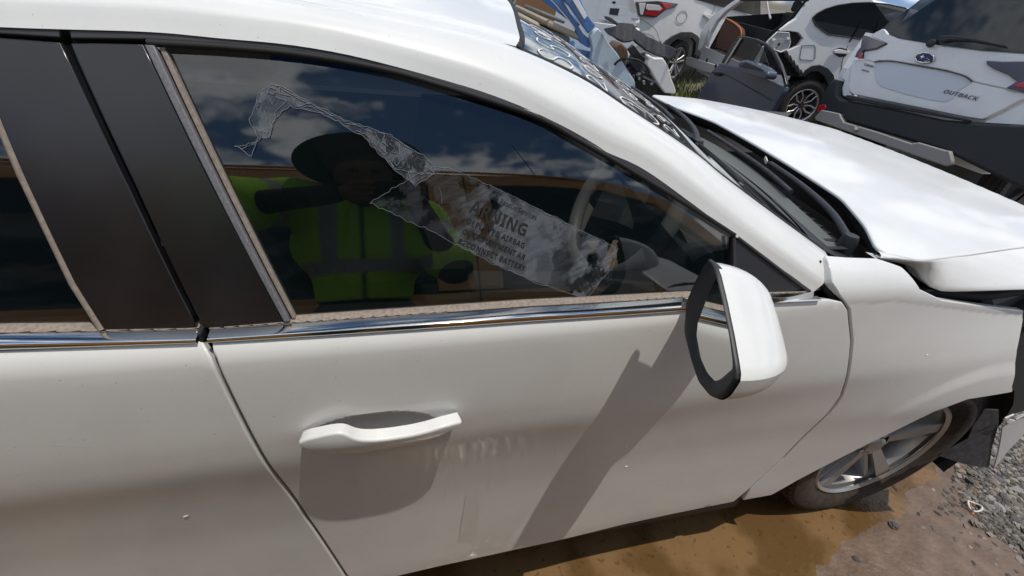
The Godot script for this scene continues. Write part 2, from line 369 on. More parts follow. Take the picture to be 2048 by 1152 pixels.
func materials() -> void:
	var m := mk("white_paint", Color.WHITE, 0.42)
	triplanar(m, dusty_paint(), 1.0)
	coat(m, 0.55, 0.07)
	m = mk("dusty_white", Color.WHITE, 0.5)
	triplanar(m, speckle(4, 0.02, lin(0.76, 0.76, 0.745), lin(0.83, 0.83, 0.82)), 0.8)
	coat(m, 0.7, 0.08)
	m = mk("white_edge", lin(0.6, 0.6, 0.58), 0.5)
	m = mk("orange_paint", lin(0.62, 0.27, 0.04), 0.4)
	coat(m)
	m = mk("navy_paint", lin(0.030, 0.042, 0.075), 0.35)
	coat(m, 1.0, 0.08)
	m = mk("blue_paint", lin(0.05, 0.16, 0.38), 0.35)
	coat(m)
	m = mk("pale_blue_paint", lin(0.42, 0.52, 0.60), 0.45)
	coat(m, 0.5, 0.1)
	m = mk("tan_paint", lin(0.34, 0.17, 0.07), 0.4)
	coat(m)
	m = mk("black_trim", lin(0.040, 0.038, 0.043), 0.42)
	m = mk("gloss_black", Color.WHITE, 0.28, 0.0, 0.6)
	triplanar(m, speckle(8, 0.01, lin(0.007, 0.006, 0.007), lin(0.018, 0.017, 0.019)), 1.5)
	m = mk("black_plastic", lin(0.02, 0.021, 0.024), 0.5)
	m = mk("deep_black", lin(0.006, 0.006, 0.007), 0.8)
	m = mk("worn_plastic", Color.WHITE, 0.6)
	triplanar(m, speckle(9, 0.03, lin(0.012, 0.013, 0.016), lin(0.075, 0.075, 0.08)), 2.5)
	m = mk("dusty_rubber", Color.WHITE, 0.8)
	triplanar(m, speckle(10, 0.05, lin(0.17, 0.14, 0.115), lin(0.36, 0.30, 0.25)), 5.0)
	m = mk("grey_edge", Color.WHITE, 0.5)
	triplanar(m, speckle(14, 0.08, lin(0.10, 0.10, 0.11), lin(0.22, 0.22, 0.235)), 5.0)
	m = mk("rubber", lin(0.015, 0.015, 0.016), 0.75)
	m = mk("chrome", lin(0.78, 0.78, 0.77), 0.09, 1.0)
	m = mk("dull_chrome", lin(0.55, 0.56, 0.57), 0.25, 1.0)
	m = mk("mirror_glass", lin(0.86, 0.88, 0.88), 0.0, 1.0)
	m = mk("tint_glass", Color(lin(0.003, 0.006, 0.006), 0.66), 0.0, 0.0, 0.70)
	coat(m, 0.5, 0.0)
	m.transparency = BaseMaterial3D.TRANSPARENCY_ALPHA
	m = mk("dark_glass", Color(lin(0.006, 0.009, 0.012), 0.9), 0.0, 0.0, 0.5)
	m.transparency = BaseMaterial3D.TRANSPARENCY_ALPHA
	m = mk("clear_glass", Color(lin(0.008, 0.016, 0.018), 0.5), 0.0, 0.0, 0.62)
	m.transparency = BaseMaterial3D.TRANSPARENCY_ALPHA
	m = mk("red_lens", lin(0.46, 0.012, 0.02), 0.1)
	coat(m)
	m = mk("clear_lens", lin(0.62, 0.62, 0.60), 0.12)
	coat(m)
	m = mk("smoked_lens", lin(0.07, 0.055, 0.065), 0.1)
	coat(m)
	m = mk("alloy_silver", lin(0.42, 0.42, 0.41), 0.35, 0.7)
	m = mk("alloy_grey", lin(0.40, 0.40, 0.395), 0.32, 0.6)
	m = mk("alloy_dark", lin(0.055, 0.055, 0.06), 0.35, 0.4)
	m = mk("alloy_cut", lin(0.50, 0.50, 0.50), 0.25, 0.85)
	m = mk("tyre", Color.WHITE, 0.85)
	triplanar(m, speckle(12, 0.03, lin(0.014, 0.013, 0.012), lin(0.055, 0.047, 0.04)), 3.0)
	m = mk("muddy_tyre", Color.WHITE, 0.88)
	triplanar(m, speckle(13, 0.02, lin(0.022, 0.018, 0.014), lin(0.10, 0.076, 0.052)), 3.0)
	m = mk("rust_steel", Color.WHITE, 0.7, 0.3)
	triplanar(m, speckle(15, 0.02, lin(0.10, 0.06, 0.04), lin(0.20, 0.13, 0.09)), 4.0)
	m = mk("bare_metal", Color.WHITE, 0.5, 0.2)
	triplanar(m, speckle(16, 0.03, lin(0.32, 0.33, 0.33), lin(0.58, 0.59, 0.57)), 2.5)
	m = mk("dash_grey", lin(0.10, 0.108, 0.10), 0.55)
	m = mk("interior_black", lin(0.012, 0.012, 0.013), 0.8)
	m = mk("beige", lin(0.36, 0.31, 0.23), 0.85)
	m = mk("brown_liner", Color.WHITE, 0.8)
	triplanar(m, speckle(17, 0.02, lin(0.06, 0.024, 0.014), lin(0.11, 0.045, 0.025)), 2.0)
	m = mk("orange_cord", lin(0.52, 0.14, 0.03), 0.6)
	m = mk("white_marker", lin(0.86, 0.86, 0.84), 0.55)
	m = mk("black_print", lin(0.012, 0.012, 0.014), 0.6)
	m = mk("navy_enamel", lin(0.012, 0.022, 0.075), 0.15)
	m = mk("grey_shield", lin(0.46, 0.46, 0.455), 0.6)
	m = mk("drip", lin(0.84, 0.83, 0.81), 1.0, 0.0, 0.0)
	m = mk("wheel_rim_grey", lin(0.34, 0.36, 0.34), 0.45)
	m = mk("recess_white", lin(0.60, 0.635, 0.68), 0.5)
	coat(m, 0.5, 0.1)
	m = mk("skid_grey", lin(0.27, 0.26, 0.245), 0.55)
	m = mk("bumper_black", lin(0.016, 0.019, 0.022), 0.5)
	m = mk("letter_grey", lin(0.10, 0.10, 0.11), 0.3, 0.6)
	m = mk("skin", lin(0.2, 0.1, 0.07), 0.55)
	m = mk("cloth", Color.WHITE, 0.9)
	m.vertex_color_use_as_albedo = true
	m = mk("hat_felt", lin(0.012, 0.012, 0.014), 0.95)
	m = mk("leaf", lin(0.09, 0.11, 0.03), 0.8)
	m.vertex_color_use_as_albedo = true
	m = mk("pale_plastic", lin(0.7, 0.68, 0.62), 0.5)
	# gravel yard
	m = mk("gravel_ground", Color.WHITE, 0.95)
	var t := speckle(21, 0.035, lin(0.075, 0.066, 0.055), lin(0.25, 0.225, 0.195), 1024, 6)
	triplanar(m, t, 1.1)
	m.heightmap_enabled = true
	m.heightmap_texture = speckle(22, 0.06, Color.BLACK, Color.WHITE, 512, 4)
	m.heightmap_scale = 0.6
	m = mk("stone", Color.WHITE, 0.9)
	m.vertex_color_use_as_albedo = true
	m = mk("muddy_water", Color.WHITE, 0.16, 0.0, 0.36)
	var a := FastNoiseLite.new()
	a.seed = 31
	a.frequency = 0.006
	a.fractal_octaves = 6
	var b := FastNoiseLite.new()
	b.seed = 32
	b.frequency = 0.05
	b.fractal_octaves = 3
	var ia := a.get_seamless_image(1024, 1024)
	var ib := b.get_seamless_image(1024, 1024)
	var im := Image.create(1024, 1024, false, Image.FORMAT_RGB8)
	for j in 1024:
		for i in 1024:
			var u := ia.get_pixel(i, j).r
			var w := ib.get_pixel(i, j).r
			var c := Color(0.118, 0.068, 0.026).lerp(Color(0.195, 0.120, 0.056), smoothstep(0.3, 0.75, u))
			c = c.lerp(Color(0.07, 0.038, 0.017), 0.6 * smoothstep(0.70, 0.86, w))
			im.set_pixel(i, j, c.linear_to_srgb())
	triplanar(m, ImageTexture.create_from_image(im), 0.55)
	m.heightmap_enabled = true
	m.heightmap_texture = ImageTexture.create_from_image(ib)
	m.heightmap_scale = 0.12
	m = mk("wet_mud", Color.WHITE, 0.5)
	triplanar(m, speckle(33, 0.012, lin(0.105, 0.066, 0.042), lin(0.215, 0.150, 0.110), 1024, 6), 0.9)
	m.heightmap_enabled = true
	m.heightmap_texture = ImageTexture.create_from_image(ib)
	m.heightmap_scale = 0.22
	# printed film stuck in the window
	M["sticker_film"] = film_material(true)
	M["loose_film"] = film_material(false)


func film_material(printed: bool) -> StandardMaterial3D:
	var m := StandardMaterial3D.new()
	var n := 1024
	var a := FastNoiseLite.new()
	a.seed = 41 if printed else 42
	a.frequency = 0.010 if printed else 0.013
	a.fractal_octaves = 4
	var b := FastNoiseLite.new()
	b.seed = 43
	b.frequency = 0.02
	b.fractal_octaves = 5
	var im := Image.create(n, n, false, Image.FORMAT_RGBA8)
	for j in n:
		for i in n:
			# the film's own axes: streaks run along its length
			var al := i * 0.90 - j * 0.43
			var ac := i * 0.43 + j * 0.90
			var s := b.get_noise_2d(al * 0.35, ac * 2.6) * 0.5 + 0.5
			var p := a.get_noise_2d(i * 1.0, j * 1.0)
			var v := 0.0
			if printed:
				v = smoothstep(-0.30, 0.08, p) * (0.42 + 0.40 * smoothstep(0.25, 0.70, s))
				var x := (i if i < 960 else i - 1024) / 1024.0 / 2.6
				var y := (3.0 - j / 1024.0) / 2.6
				var far_ := x * 0.925 - (y - 1.11) * 0.38
				var whole := lerpf(0.22, 1.0, smoothstep(0.09, 0.16, far_ + 0.05 * p)) * (1.0 - 0.65 * smoothstep(0.245, 0.262, far_ + 0.04 * p) * (1.0 - smoothstep(0.288, 0.300, far_ + 0.02 * p)))
				v = lerpf(v, 0.72 + 0.2 * s, 0.6 * smoothstep(0.13, 0.18, far_) * (1.0 - smoothstep(0.25, 0.28, far_ + 0.05 * p)))
				v *= whole
			else:
				var r := absf(a.get_noise_2d(i * 1.3, j * 1.3))
				var r2 := absf(a.get_noise_2d(i * 2.9 + 90, j * 2.9))
				v = (1.0 - smoothstep(0.004, 0.03, r)) * 0.55 + (1.0 - smoothstep(0.0, 0.04, r2)) * 0.25 + 0.16 + 0.40 * smoothstep(-0.1, 0.4, p)
			im.set_pixel(i, j, Color(1, 1, 1, clampf(v, 0.0, 1.0)))
	m.albedo_texture = ImageTexture.create_from_image(im)
	m.albedo_color = Color(lin(0.22, 0.245, 0.28), 0.62 if printed else 0.72)
	m.roughness = 0.55
	m.transparency = BaseMaterial3D.TRANSPARENCY_ALPHA
	m.resource_name = "printed_film" if printed else "crumpled_film"
	return m


# ------------------------------------------------------------------ shapes
func pts2(called: String) -> PackedVector2Array:
	var a := PackedVector2Array()
	var l: Array = O[called]
	for i in range(0, l.size(), 2):
		a.append(Vector2(l[i], l[i + 1]))
	return a


func pts3(called: String) -> PackedVector3Array:
	var a := PackedVector3Array()
	var l: Array = O[called]
	for i in range(0, l.size(), 3):
		a.append(Vector3(l[i], l[i + 1], l[i + 2]))
	return a


func dens(poly: PackedVector2Array, d: float) -> PackedVector2Array:
	var out := PackedVector2Array()
	for i in poly.size():
		var a := poly[i]
		var b := poly[(i + 1) % poly.size()]
		var l := a.distance_to(b)
		if l < 1e-5:
			continue
		var k := maxi(1, ceili(l / d))
		for j in k:
			out.append(a.lerp(b, float(j) / k))
	return out


func rounded(poly: PackedVector2Array, r: float) -> PackedVector2Array:
	var out := PackedVector2Array()
	var k := poly.size()
	for i in k:
		var a := poly[(i + k - 1) % k]
		var b := poly[i]
		var c := poly[(i + 1) % k]
		var la := a.distance_to(b)
		var lc := c.distance_to(b)
		var ra := minf(r, la * 0.45)
		var rc := minf(r, lc * 0.45)
		var p := b.move_toward(a, ra)
		var q := b.move_toward(c, rc)
		for j in 4:
			var t := j / 3.0
			out.append(p.lerp(b, t).lerp(b.lerp(q, t), t))
	return out


func largest(polys: Array) -> PackedVector2Array:
	var best := PackedVector2Array()
	var most := -1.0
	for a in polys:
		var s := 0.0
		for i in a.size():
			s += a[i].cross(a[(i + 1) % a.size()])
		if absf(s) > most:
			most = absf(s)
			best = a
	return best


func normal_of(S: Callable, u: float, v: float, side: float) -> Vector3:
	var h := 0.0012
	var a: Vector3 = S.call(u + h, v) - S.call(u - h, v)
	var b: Vector3 = S.call(u, v + h) - S.call(u, v - h)
	return (a.cross(b)).normalized() * side


# a sheet-metal panel: the outline laid on surface S, its edge rolled over with radius rad and turned in by dep
func panel(poly_in: PackedVector2Array, S: Callable, sp: float, rad := 0.003, dep := 0.012, side := 1.0, fine := Rect2(), into: MB = null) -> MB:
	var mb := into if into else MB.new()
	var poly := poly_in.duplicate()
	if Geometry2D.is_polygon_clockwise(poly):
		poly.reverse()
	if Geometry2D.is_polygon_clockwise(poly):
		poly.reverse()
	var area := 0.0
	for i in poly.size():
		area += poly[i].cross(poly[(i + 1) % poly.size()])
	if area < 0.0:
		poly.reverse()
	var inn := largest(Geometry2D.offset_polygon(poly, -rad))
	if inn.size() < 3:
		inn = poly
	area = 0.0
	for i in inn.size():
		area += inn[i].cross(inn[(i + 1) % inn.size()])
	if area < 0.0:
		inn.reverse()
	var ring := dens(inn, sp * 0.9)
	var pts := ring.duplicate()
	var core := Geometry2D.offset_polygon(ring, -sp * 0.5)
	var box := Rect2(ring[0], Vector2.ZERO)
	for a in ring:
		box = box.expand(a)
	var y := box.position.y + sp * 0.5
	var odd := false
	while y < box.end.y:
		var x := box.position.x + (sp * 0.5 if odd else 0.0)
		while x < box.end.x:
			var a := Vector2(x, y)
			if not (fine.has_area() and fine.has_point(a)):
				for c in core:
					if Geometry2D.is_point_in_polygon(a, c):
						pts.append(a)
						break
			x += sp
		y += sp * 0.87
		odd = not odd
	if fine.has_area():
		var fs := sp * 0.3
		y = fine.position.y
		while y < fine.end.y:
			var x := fine.position.x
			while x < fine.end.x:
				pts.append(Vector2(x + rng.randf() * fs * 0.1, y))
				x += fs
			y += fs * 0.87
	var tri := Geometry2D.triangulate_delaunay(pts)
	for a in pts:
		mb.p(S.call(a.x, a.y), normal_of(S, a.x, a.y, side), a)
	var base := mb.v.size() - pts.size()
	var rn := ring.size()
	for i in range(0, tri.size(), 3):
		var a := tri[i]
		var b := tri[i + 1]
		var c := tri[i + 2]
		if absf((pts[b] - pts[a]).cross(pts[c] - pts[a])) < 1e-10:
			continue
		if a < rn or b < rn or c < rn:
			if not Geometry2D.is_point_in_polygon((pts[a] + pts[b] + pts[c]) / 3.0, ring):
				continue
		mb.t(base + a, base + b, base + c)
	# rolled edge
	var rows := []
	for i in rn:
		var e := (ring[(i + 1) % rn] - ring[(i + rn - 1) % rn]).normalized()
		var o2 := Vector2(e.y, -e.x)
		var a := ring[i]
		var pos: Vector3 = mb.v[base + i]
		var nn: Vector3 = mb.n[base + i]
		var h := 0.001
		var o3: Vector3 = (S.call(a.x + o2.x * h, a.y + o2.y * h) - pos).normalized()
		rows.append([
			mb.p(pos, nn, a),
			mb.p(pos + o3 * rad * 0.7 - nn * rad * 0.3, (nn + o3).normalized(), a),
			mb.p(pos + o3 * rad - nn * rad, o3, a),
			mb.p(pos + o3 * rad - nn * dep, o3, a)])
	for i in rn:
		var a: Array = rows[i]
		var b: Array = rows[(i + 1) % rn]
		for k in 3:
			mb.q(a[k], b[k], b[k + 1], a[k + 1])
	return mb


func along(pts: PackedVector3Array, n: int) -> PackedVector3Array:
	# n points evenly spread on a smooth curve through pts
	var fine := PackedVector3Array()
	var k := pts.size()
	for i in k - 1:
		var p0 := pts[maxi(i - 1, 0)]
		var p1 := pts[i]
		var p2 := pts[i + 1]
		var p3 := pts[mini(i + 2, k - 1)]
		for j in 12:
			fine.append(p1.cubic_interpolate(p2, p0, p3, j / 12.0))
	fine.append(pts[k - 1])
	var len_ := PackedFloat32Array([0.0])
	for i in range(1, fine.size()):
		len_.append(len_[i - 1] + fine[i].distance_to(fine[i - 1]))
	var out := PackedVector3Array()
	var at := 0
	for i in n:
		var want := len_[-1] * i / (n - 1)
		while at < fine.size() - 2 and len_[at + 1] < want:
			at += 1
		var span := len_[at + 1] - len_[at]
		out.append(fine[at].lerp(fine[at + 1], clampf((want - len_[at]) / maxf(span, 1e-9), 0.0, 1.0)))
	return out


func loft(rows: Array, side := 1.0, into: MB = null) -> MB:
	# rows of equally many points; smooth normals
	var mb := into if into else MB.new()
	var base := mb.v.size()
	var nr := rows.size()
	var nc: int = rows[0].size()
	for j in nr:
		for i in nc:
			var a: Vector3 = rows[j][mini(i + 1, nc - 1)] - rows[j][maxi(i - 1, 0)]
			var b: Vector3 = rows[mini(j + 1, nr - 1)][i] - rows[maxi(j - 1, 0)][i]
			mb.p(rows[j][i], a.cross(b).normalized() * side, Vector2(float(i) / nc, float(j) / nr))
	for j in nr - 1:
		for i in nc - 1:
			var k := base + j * nc + i
			mb.q(k, k + 1, k + nc + 1, k + nc)
	return mb


func spline_loft(rows: Array, nu: int, nv: int, side := 1.0, into: MB = null) -> MB:
	var cols := []
	for r in rows:
		cols.append(along(r, nu))
	var out := []
	for j in nv:
		out.append(PackedVector3Array())
	for i in nu:
		var c := PackedVector3Array()
		for r in cols:
			c.append(r[i])
		var s := along(c, nv)
		for j in nv:
			out[j].append(s[j])
	return loft(out, side, into)


func tube(path: PackedVector3Array, r, sides := 8, into: MB = null, squash := 1.0, up := Vector3.ZERO) -> MB:
	var mb := into if into else MB.new()
	var k := path.size()
	var last := []
	var ref := up if up != Vector3.ZERO else Vector3(0.31, 0.87, 0.38)
	for i in k:
		var d := (path[mini(i + 1, k - 1)] - path[maxi(i - 1, 0)]).normalized()
		var x := d.cross(ref).normalized()
		if x.length() < 0.5:
			x = d.cross(Vector3.RIGHT).normalized()
		var y := x.cross(d).normalized()
		var rad: float = r[i] if r is Array or r is PackedFloat32Array else r
		var ring := []
		for s in sides:
			var a := TAU * s / sides
			var o := x * cos(a) + y * sin(a) * squash
			ring.append(mb.p(path[i] + o * rad, o.normalized(), Vector2(float(s) / sides, i)))
		if i > 0:
			for s in sides:
				mb.q(last[s], last[(s + 1) % sides], ring[(s + 1) % sides], ring[s])
		if i == 0 or i == k - 1:
			var out := -d if i == 0 else d
			var c := mb.p(path[i], out)
			var cap := []
			for s in ring:
				cap.append(mb.p(mb.v[s], out))
			for s in sides:
				mb.t(c, cap[s], cap[(s + 1) % sides])
		last = ring
	return mb


func block(into: MB, xf: Transform3D, size: Vector3, b := 0.004) -> MB:
	# a box with chamfered edges
	var h := size * 0.5
	b = minf(b, minf(h.x, minf(h.y, h.z)) * 0.6)
	var c := {}
	for sx in [-1, 1]:
		for sy in [-1, 1]:
			for sz in [-1, 1]:
				var s := Vector3(sx, sy, sz)
				c[[s, 0]] = xf * (s * Vector3(h.x, h.y - b, h.z - b))
				c[[s, 1]] = xf * (s * Vector3(h.x - b, h.y, h.z - b))
				c[[s, 2]] = xf * (s * Vector3(h.x - b, h.y - b, h.z))
	for ax in 3:
		var u := (ax + 1) % 3
		var w := (ax + 2) % 3
		for s in [-1.0, 1.0]:
			var k := []
			for q in [[-1, -1], [1, -1], [1, 1], [-1, 1]]:
				var d := Vector3.ZERO
				d[ax] = s
				d[u] = q[0]
				d[w] = q[1]
				k.append(c[[d, ax]])
			var o := Vector3.ZERO
			o[ax] = s
			into.flat(k, xf.basis * o)
			for s2 in [-1.0, 1.0]:
				var d0 := Vector3.ZERO
				d0[ax] = s
				d0[u] = s2
				d0[w] = -1
				var d1 := d0
				d1[w] = 1
				into.flat([c[[d0, ax]], c[[d1, ax]], c[[d1, u]], c[[d0, u]]], xf.basis * (d0 + d1))
	for s in c.keys():
		if s[1] == 0:
			into.flat([c[[s[0], 0]], c[[s[0], 1]], c[[s[0], 2]]], xf.basis * s[0])
	return into


func lathe(prof: PackedVector2Array, xf: Transform3D, seg := 48, into: MB = null, closed := false) -> MB:
	# profile of (radius, height) turned about the local y axis
	var mb := into if into else MB.new()
	var k := prof.size()
	var segs := k if closed else k - 1
	var nrm := []
	for i in segs:
		var d := (prof[(i + 1) % k] - prof[i]).normalized()
		nrm.append(Vector2(d.y, -d.x))
	for i in segs:
		var n0: Vector2 = nrm[i]
		var n1: Vector2 = nrm[i]
		var pi_ := (i + segs - 1) % segs
		if (closed or i > 0) and nrm[pi_].dot(nrm[i]) > 0.75:
			n0 = (nrm[pi_] + nrm[i]).normalized()
		var ni := (i + 1) % segs
		if (closed or i < segs - 1) and nrm[ni].dot(nrm[i]) > 0.75:
			n1 = (nrm[ni] + nrm[i]).normalized()
		var a := prof[i]
		var b := prof[(i + 1) % k]
		var base := mb.v.size()
		for s in seg:
			var an := TAU * s / seg
			var o := Vector3(cos(an), 0, sin(an))
			mb.p(xf * (o * a.x + Vector3.UP * a.y), (xf.basis * (o * n0.x + Vector3.UP * n0.y)).normalized(), Vector2(float(s) / seg, float(i) / k))
			mb.p(xf * (o * b.x + Vector3.UP * b.y), (xf.basis * (o * n1.x + Vector3.UP * n1.y)).normalized(), Vector2(float(s) / seg, float(i + 1) / k))
		for s in seg:
			var s0 := base + s * 2
			var s1 := base + ((s + 1) % seg) * 2
			mb.q(s0, s1, s1 + 1, s0 + 1)
	return mb


func v2(a: Array) -> PackedVector2Array:
	var out := PackedVector2Array()
	for i in range(0, a.size(), 2):
		out.append(Vector2(a[i], a[i + 1]))
	return out


func v3(a: Array) -> PackedVector3Array:
	var out := PackedVector3Array()
	for i in range(0, a.size(), 3):
		out.append(Vector3(a[i], a[i + 1], a[i + 2]))
	return out


func basis_y(axis: Vector3, at: Vector3) -> Transform3D:
	var y := axis.normalized()
	var x := y.cross(Vector3(0.2, 0.3, 0.9)).normalized()
	return Transform3D(Basis(x, y, x.cross(y)), at)


# lettering cut from a font and laid on surface S: the line starts at o and runs along dx, its letters rise along dy
func lettering(into: MB, text: String, bold: bool, S: Callable, o: Vector2, dx: Vector2, dy: Vector2, height: float, lift: float, side := 1.0) -> void:
	var f := SystemFont.new()
	f.font_names = PackedStringArray(["Droid Sans"])
	f.font_weight = 700 if bold else 400
	var tm := TextMesh.new()
	tm.text = text
	tm.font = f
	tm.font_size = 32
	tm.pixel_size = height / 23.0
	tm.depth = 0.0004
	tm.curve_step = 1.5
	tm.horizontal_alignment = HORIZONTAL_ALIGNMENT_LEFT
	var a := tm.get_mesh_arrays()
	if a.is_empty():
		return
	var vs: PackedVector3Array = a[Mesh.ARRAY_VERTEX]
	var ids: PackedInt32Array = a[Mesh.ARRAY_INDEX]
	var base := into.v.size()
	for q in vs:
		var w := o + dx * q.x + dy * q.y
		var nn := normal_of(S, w.x, w.y, side)
		into.p(S.call(w.x, w.y) + nn * (lift + (0.0002 if q.z > 0 else 0.0)), nn, w)
	for i in range(0, ids.size(), 3):
		if vs[ids[i]].z > 0 and vs[ids[i + 1]].z > 0 and vs[ids[i + 2]].z > 0:
			into.t(base + ids[i], base + ids[i + 1], base + ids[i + 2])


func wheel(parent: Node, xf: Transform3D, rt: float, rr: float, w: float, style: String, tyre_m: Material, face_m: Material, dark_m: Material) -> Node3D:
	# xf: local y is the axle, pointing out of the car
	var root := Node3D.new()
	root.name = "wheel"
	if worldly.has(parent):
		root.position = -parent.position
	parent.add_child(root, true)
	var h := w * 0.5
	var tp := PackedVector2Array()
	tp.append_array(v2([rr - 0.01, h * 0.80, rr + 0.012, h * 0.90, rr + 0.03, h * 0.98, lerpf(rr, rt, 0.5), h * 1.04, lerpf(rr, rt, 0.8), h * 0.98, rt - 0.012, h * 0.86, rt - 0.002, h * 0.70]))
	for g in [0.45, 0.0, -0.45]:
		tp.append_array(v2([rt, (g + 0.07) * h, rt - 0.008, (g + 0.055) * h, rt - 0.008, (g - 0.055) * h, rt, (g - 0.07) * h]))
	tp.append_array(v2([rt - 0.002, -h * 0.70, rt - 0.012, -h * 0.86, lerpf(rr, rt, 0.5), -h, rr - 0.01, -h * 0.8]))
	P(root, "tyre", lathe(tp, xf, 72), tyre_m)
	var sip := MB.new()
	for i in 64:
		var an := TAU * i / 64.0
		for s in [-1.0, 1.0]:
			var o := Vector3(cos(an), 0, sin(an))
			var tz := Basis(Vector3(-sin(an), 0, cos(an)), Vector3.UP, o)
			block(sip, xf * Transform3D(tz, o * (rt - 0.0125) + Vector3.UP * s * h * 0.80), Vector3(0.020, h * 0.26, 0.016), 0.004)
	var tread := P(root, "tread_blocks", sip, tyre_m)
	tread.set_meta("kind", "stuff")
	var rp := v2([rr - 0.012, h * 0.82, rr - 0.002, h * 0.90, rr + 0.004, h * 0.86, rr + 0.002, h * 0.74, rr - 0.016, h * 0.68, rr - 0.03, 0.0, rr - 0.03, -h * 0.7])
	P(root, "rim", lathe(rp, xf, 64), face_m)
	P(root, "brake_disc", lathe(v2([0.05, h * 0.1, rr * 0.62, h * 0.1, rr * 0.62, h * 0.02]), xf, 40), M["rust_steel"])
	P(root, "rim_well", lathe(v2([0.0, -h * 0.15, rr - 0.028, -h * 0.15]), xf, 40), M["deep_black"])
	P(root, "hub_cap", lathe(v2([0.0, h * 0.70, rr * 0.10, h * 0.69, rr * 0.15, h * 0.64, rr * 0.17, h * 0.52, rr * 0.19, h * 0.50, rr * 0.215, h * 0.46, rr * 0.225, h * 0.2]), xf, 32), face_m if style != "cross" else dark_m)
	var nuts := MB.new()
	for i in 5:
		var na := TAU * i / 5.0
		lathe(v2([0.0, h * 0.60, 0.009, h * 0.60, 0.010, h * 0.45]), xf * Transform3D(Basis(), Vector3(cos(na), 0, sin(na)) * rr * 0.20), 8, nuts)
	P(root, "wheel_nuts", nuts, M["dull_chrome"]).set_meta("kind", "stuff")
	var arms := 5
	for i in arms:
		var an := TAU * i / arms + 0.35
		var sp := MB.new()
		var rot := Transform3D(Basis(Vector3.UP, an), Vector3.ZERO)
		if style == "twist":
			# a flat machined face on a dark tapered arm, skewed to one side, and a thinner arm beside it
			for q in [[-0.020, 0.010, -0.036, 0.016, 0.0], [0.016, 0.026, 0.040, 0.054, -0.010]]:
				var r0 := rr * 0.20
				var r1 := rr - 0.006
				var f0: float = h * 0.60 + q[4]
				var f1: float = h * 0.80 + q[4]
				var c := [Vector3(r0, f0, q[0]), Vector3(r0, f0, q[1]), Vector3(r1, f1, q[3]), Vector3(r1, f1, q[2])]
				var o := []
				var lowr := []
				for k in 4:
					o.append(xf * (rot * (c[k] as Vector3)))
					lowr.append(xf * (rot * ((c[k] as Vector3) + Vector3(0, -0.040, 0.010 if k in [1, 2] else -0.010))))
				sp.flat(o, xf.basis.y)
				sp.flat([o[0], o[3], lowr[3], lowr[0]], xf.basis * (rot.basis * Vector3(0, 0, -1)))
				sp.flat([o[1], o[2], lowr[2], lowr[1]], xf.basis * (rot.basis * Vector3(0, 0, 1)))
		elif style == "cross":
			for s in [-1.0, 1.0]:
				var a0 := Vector3(rr * 0.18, h * 0.5, 0.018 * s)
				var a1 := Vector3(rr * 0.55, h * 0.66, 0.030 * s)
				var a2 := Vector3(rr * 0.78, h * 0.74, 0.075 * s)
				var a3 := Vector3(rr - 0.006, h * 0.78, 0.085 * s)
				tube(PackedVector3Array([xf * (rot * a0), xf * (rot * a1), xf * (rot * a2), xf * (rot * a3)]), 0.014, 6, sp, 0.8, xf.basis.y)
		else:
			for s in [-1.0, 1.0]:
				var c0 := Vector3(rr * 0.16, h * 0.56, 0.016 * s)
				var c1 := Vector3(rr * 0.6, h * 0.72, 0.028 * s)
				var c2 := Vector3(rr - 0.006, h * 0.78, 0.046 * s)
				tube(PackedVector3Array([xf * (rot * c0), xf * (rot * c1), xf * (rot * c2)]), 0.019, 6, sp, 0.7, xf.basis.y)
		P(root, "spoke", sp, face_m)
	return root


# ------------------------------------------------------------------ the body surfaces of the sedan
func knots(xs: Array, vs: Array, x: float) -> float:
	if x <= xs[0]:
		return vs[0]
	for i in xs.size() - 1:
		if x < xs[i + 1]:
			var t: float = (x - xs[i]) / (xs[i + 1] - xs[i])
			t = t * t * (3.0 - 2.0 * t)
			return lerpf(vs[i], vs[i + 1], t)
	return vs[-1]


func line(xs: Array, vs: Array, x: float) -> float:
	if x <= xs[0]:
		return vs[0]
	for i in xs.size() - 1:
		if x < xs[i + 1]:
			return lerpf(vs[i], vs[i + 1], (x - xs[i]) / (xs[i + 1] - xs[i]))
	return vs[-1]


func build_profile() -> void:
	# how far the door stands out at each height, from its slope
	var my := [0.05, 0.10, 0.15, 0.18, 0.28, 0.45, 0.58, 0.70, 0.77, 0.82, 0.90, 0.93, 0.950, 0.962, 1.1]
	var mm := [0.9, 0.8, 0.35, 0.05, -0.02, 0.0, 0.07, 0.15, 0.0, -0.06, -0.09, -0.13, -0.5, -1.1, -1.1]
	var z := 0.0
	side_profile.append(0.0)
	for k in range(1, 520):
		z += 0.002 * knots(my, mm, 0.05 + (k - 0.5) * 0.002)
		side_profile.append(z)
	var at := side_profile[375]
	for k in side_profile.size():
		side_profile[k] -= at


func prof(y: float) -> float:
	var k := clampf((y - 0.05) / 0.002, 0.0, 518.0)
	var i := int(k)
	return lerpf(side_profile[i], side_profile[i + 1], k - i)


func plan(x: float, y: float) -> float:
	var q := maxf(x + 0.5, 0.0)
	var hi := 0.028 * q * q
	var lo := knots([-0.6, -0.2, 0.3, 0.7, 1.0, 1.3, 1.6, 2.2, 2.6], [0.0, 0.003, 0.018, 0.033, 0.033, 0.022, 0.02, 0.045, 0.12], x)
	return lerpf(lo, hi, smoothstep(0.55, 0.95, y))


func body_z(x: float, y: float) -> float:
	return prof(y) - plan(x, y)


func body(x: float, y: float) -> Vector3:
	return Vector3(x, y, body_z(x, y))


func door_surface(x: float, y: float) -> Vector3:
	# the finger scoop behind the handle
	var r := Vector2((x + 0.036) / 0.098, (y - 0.782) / 0.039).length_squared()
	var d := 0.0
	if r < 1.0:
		d = 0.034 * pow(1.0 - r, 0.65)
	return Vector3(x, y, body_z(x, y) - d)


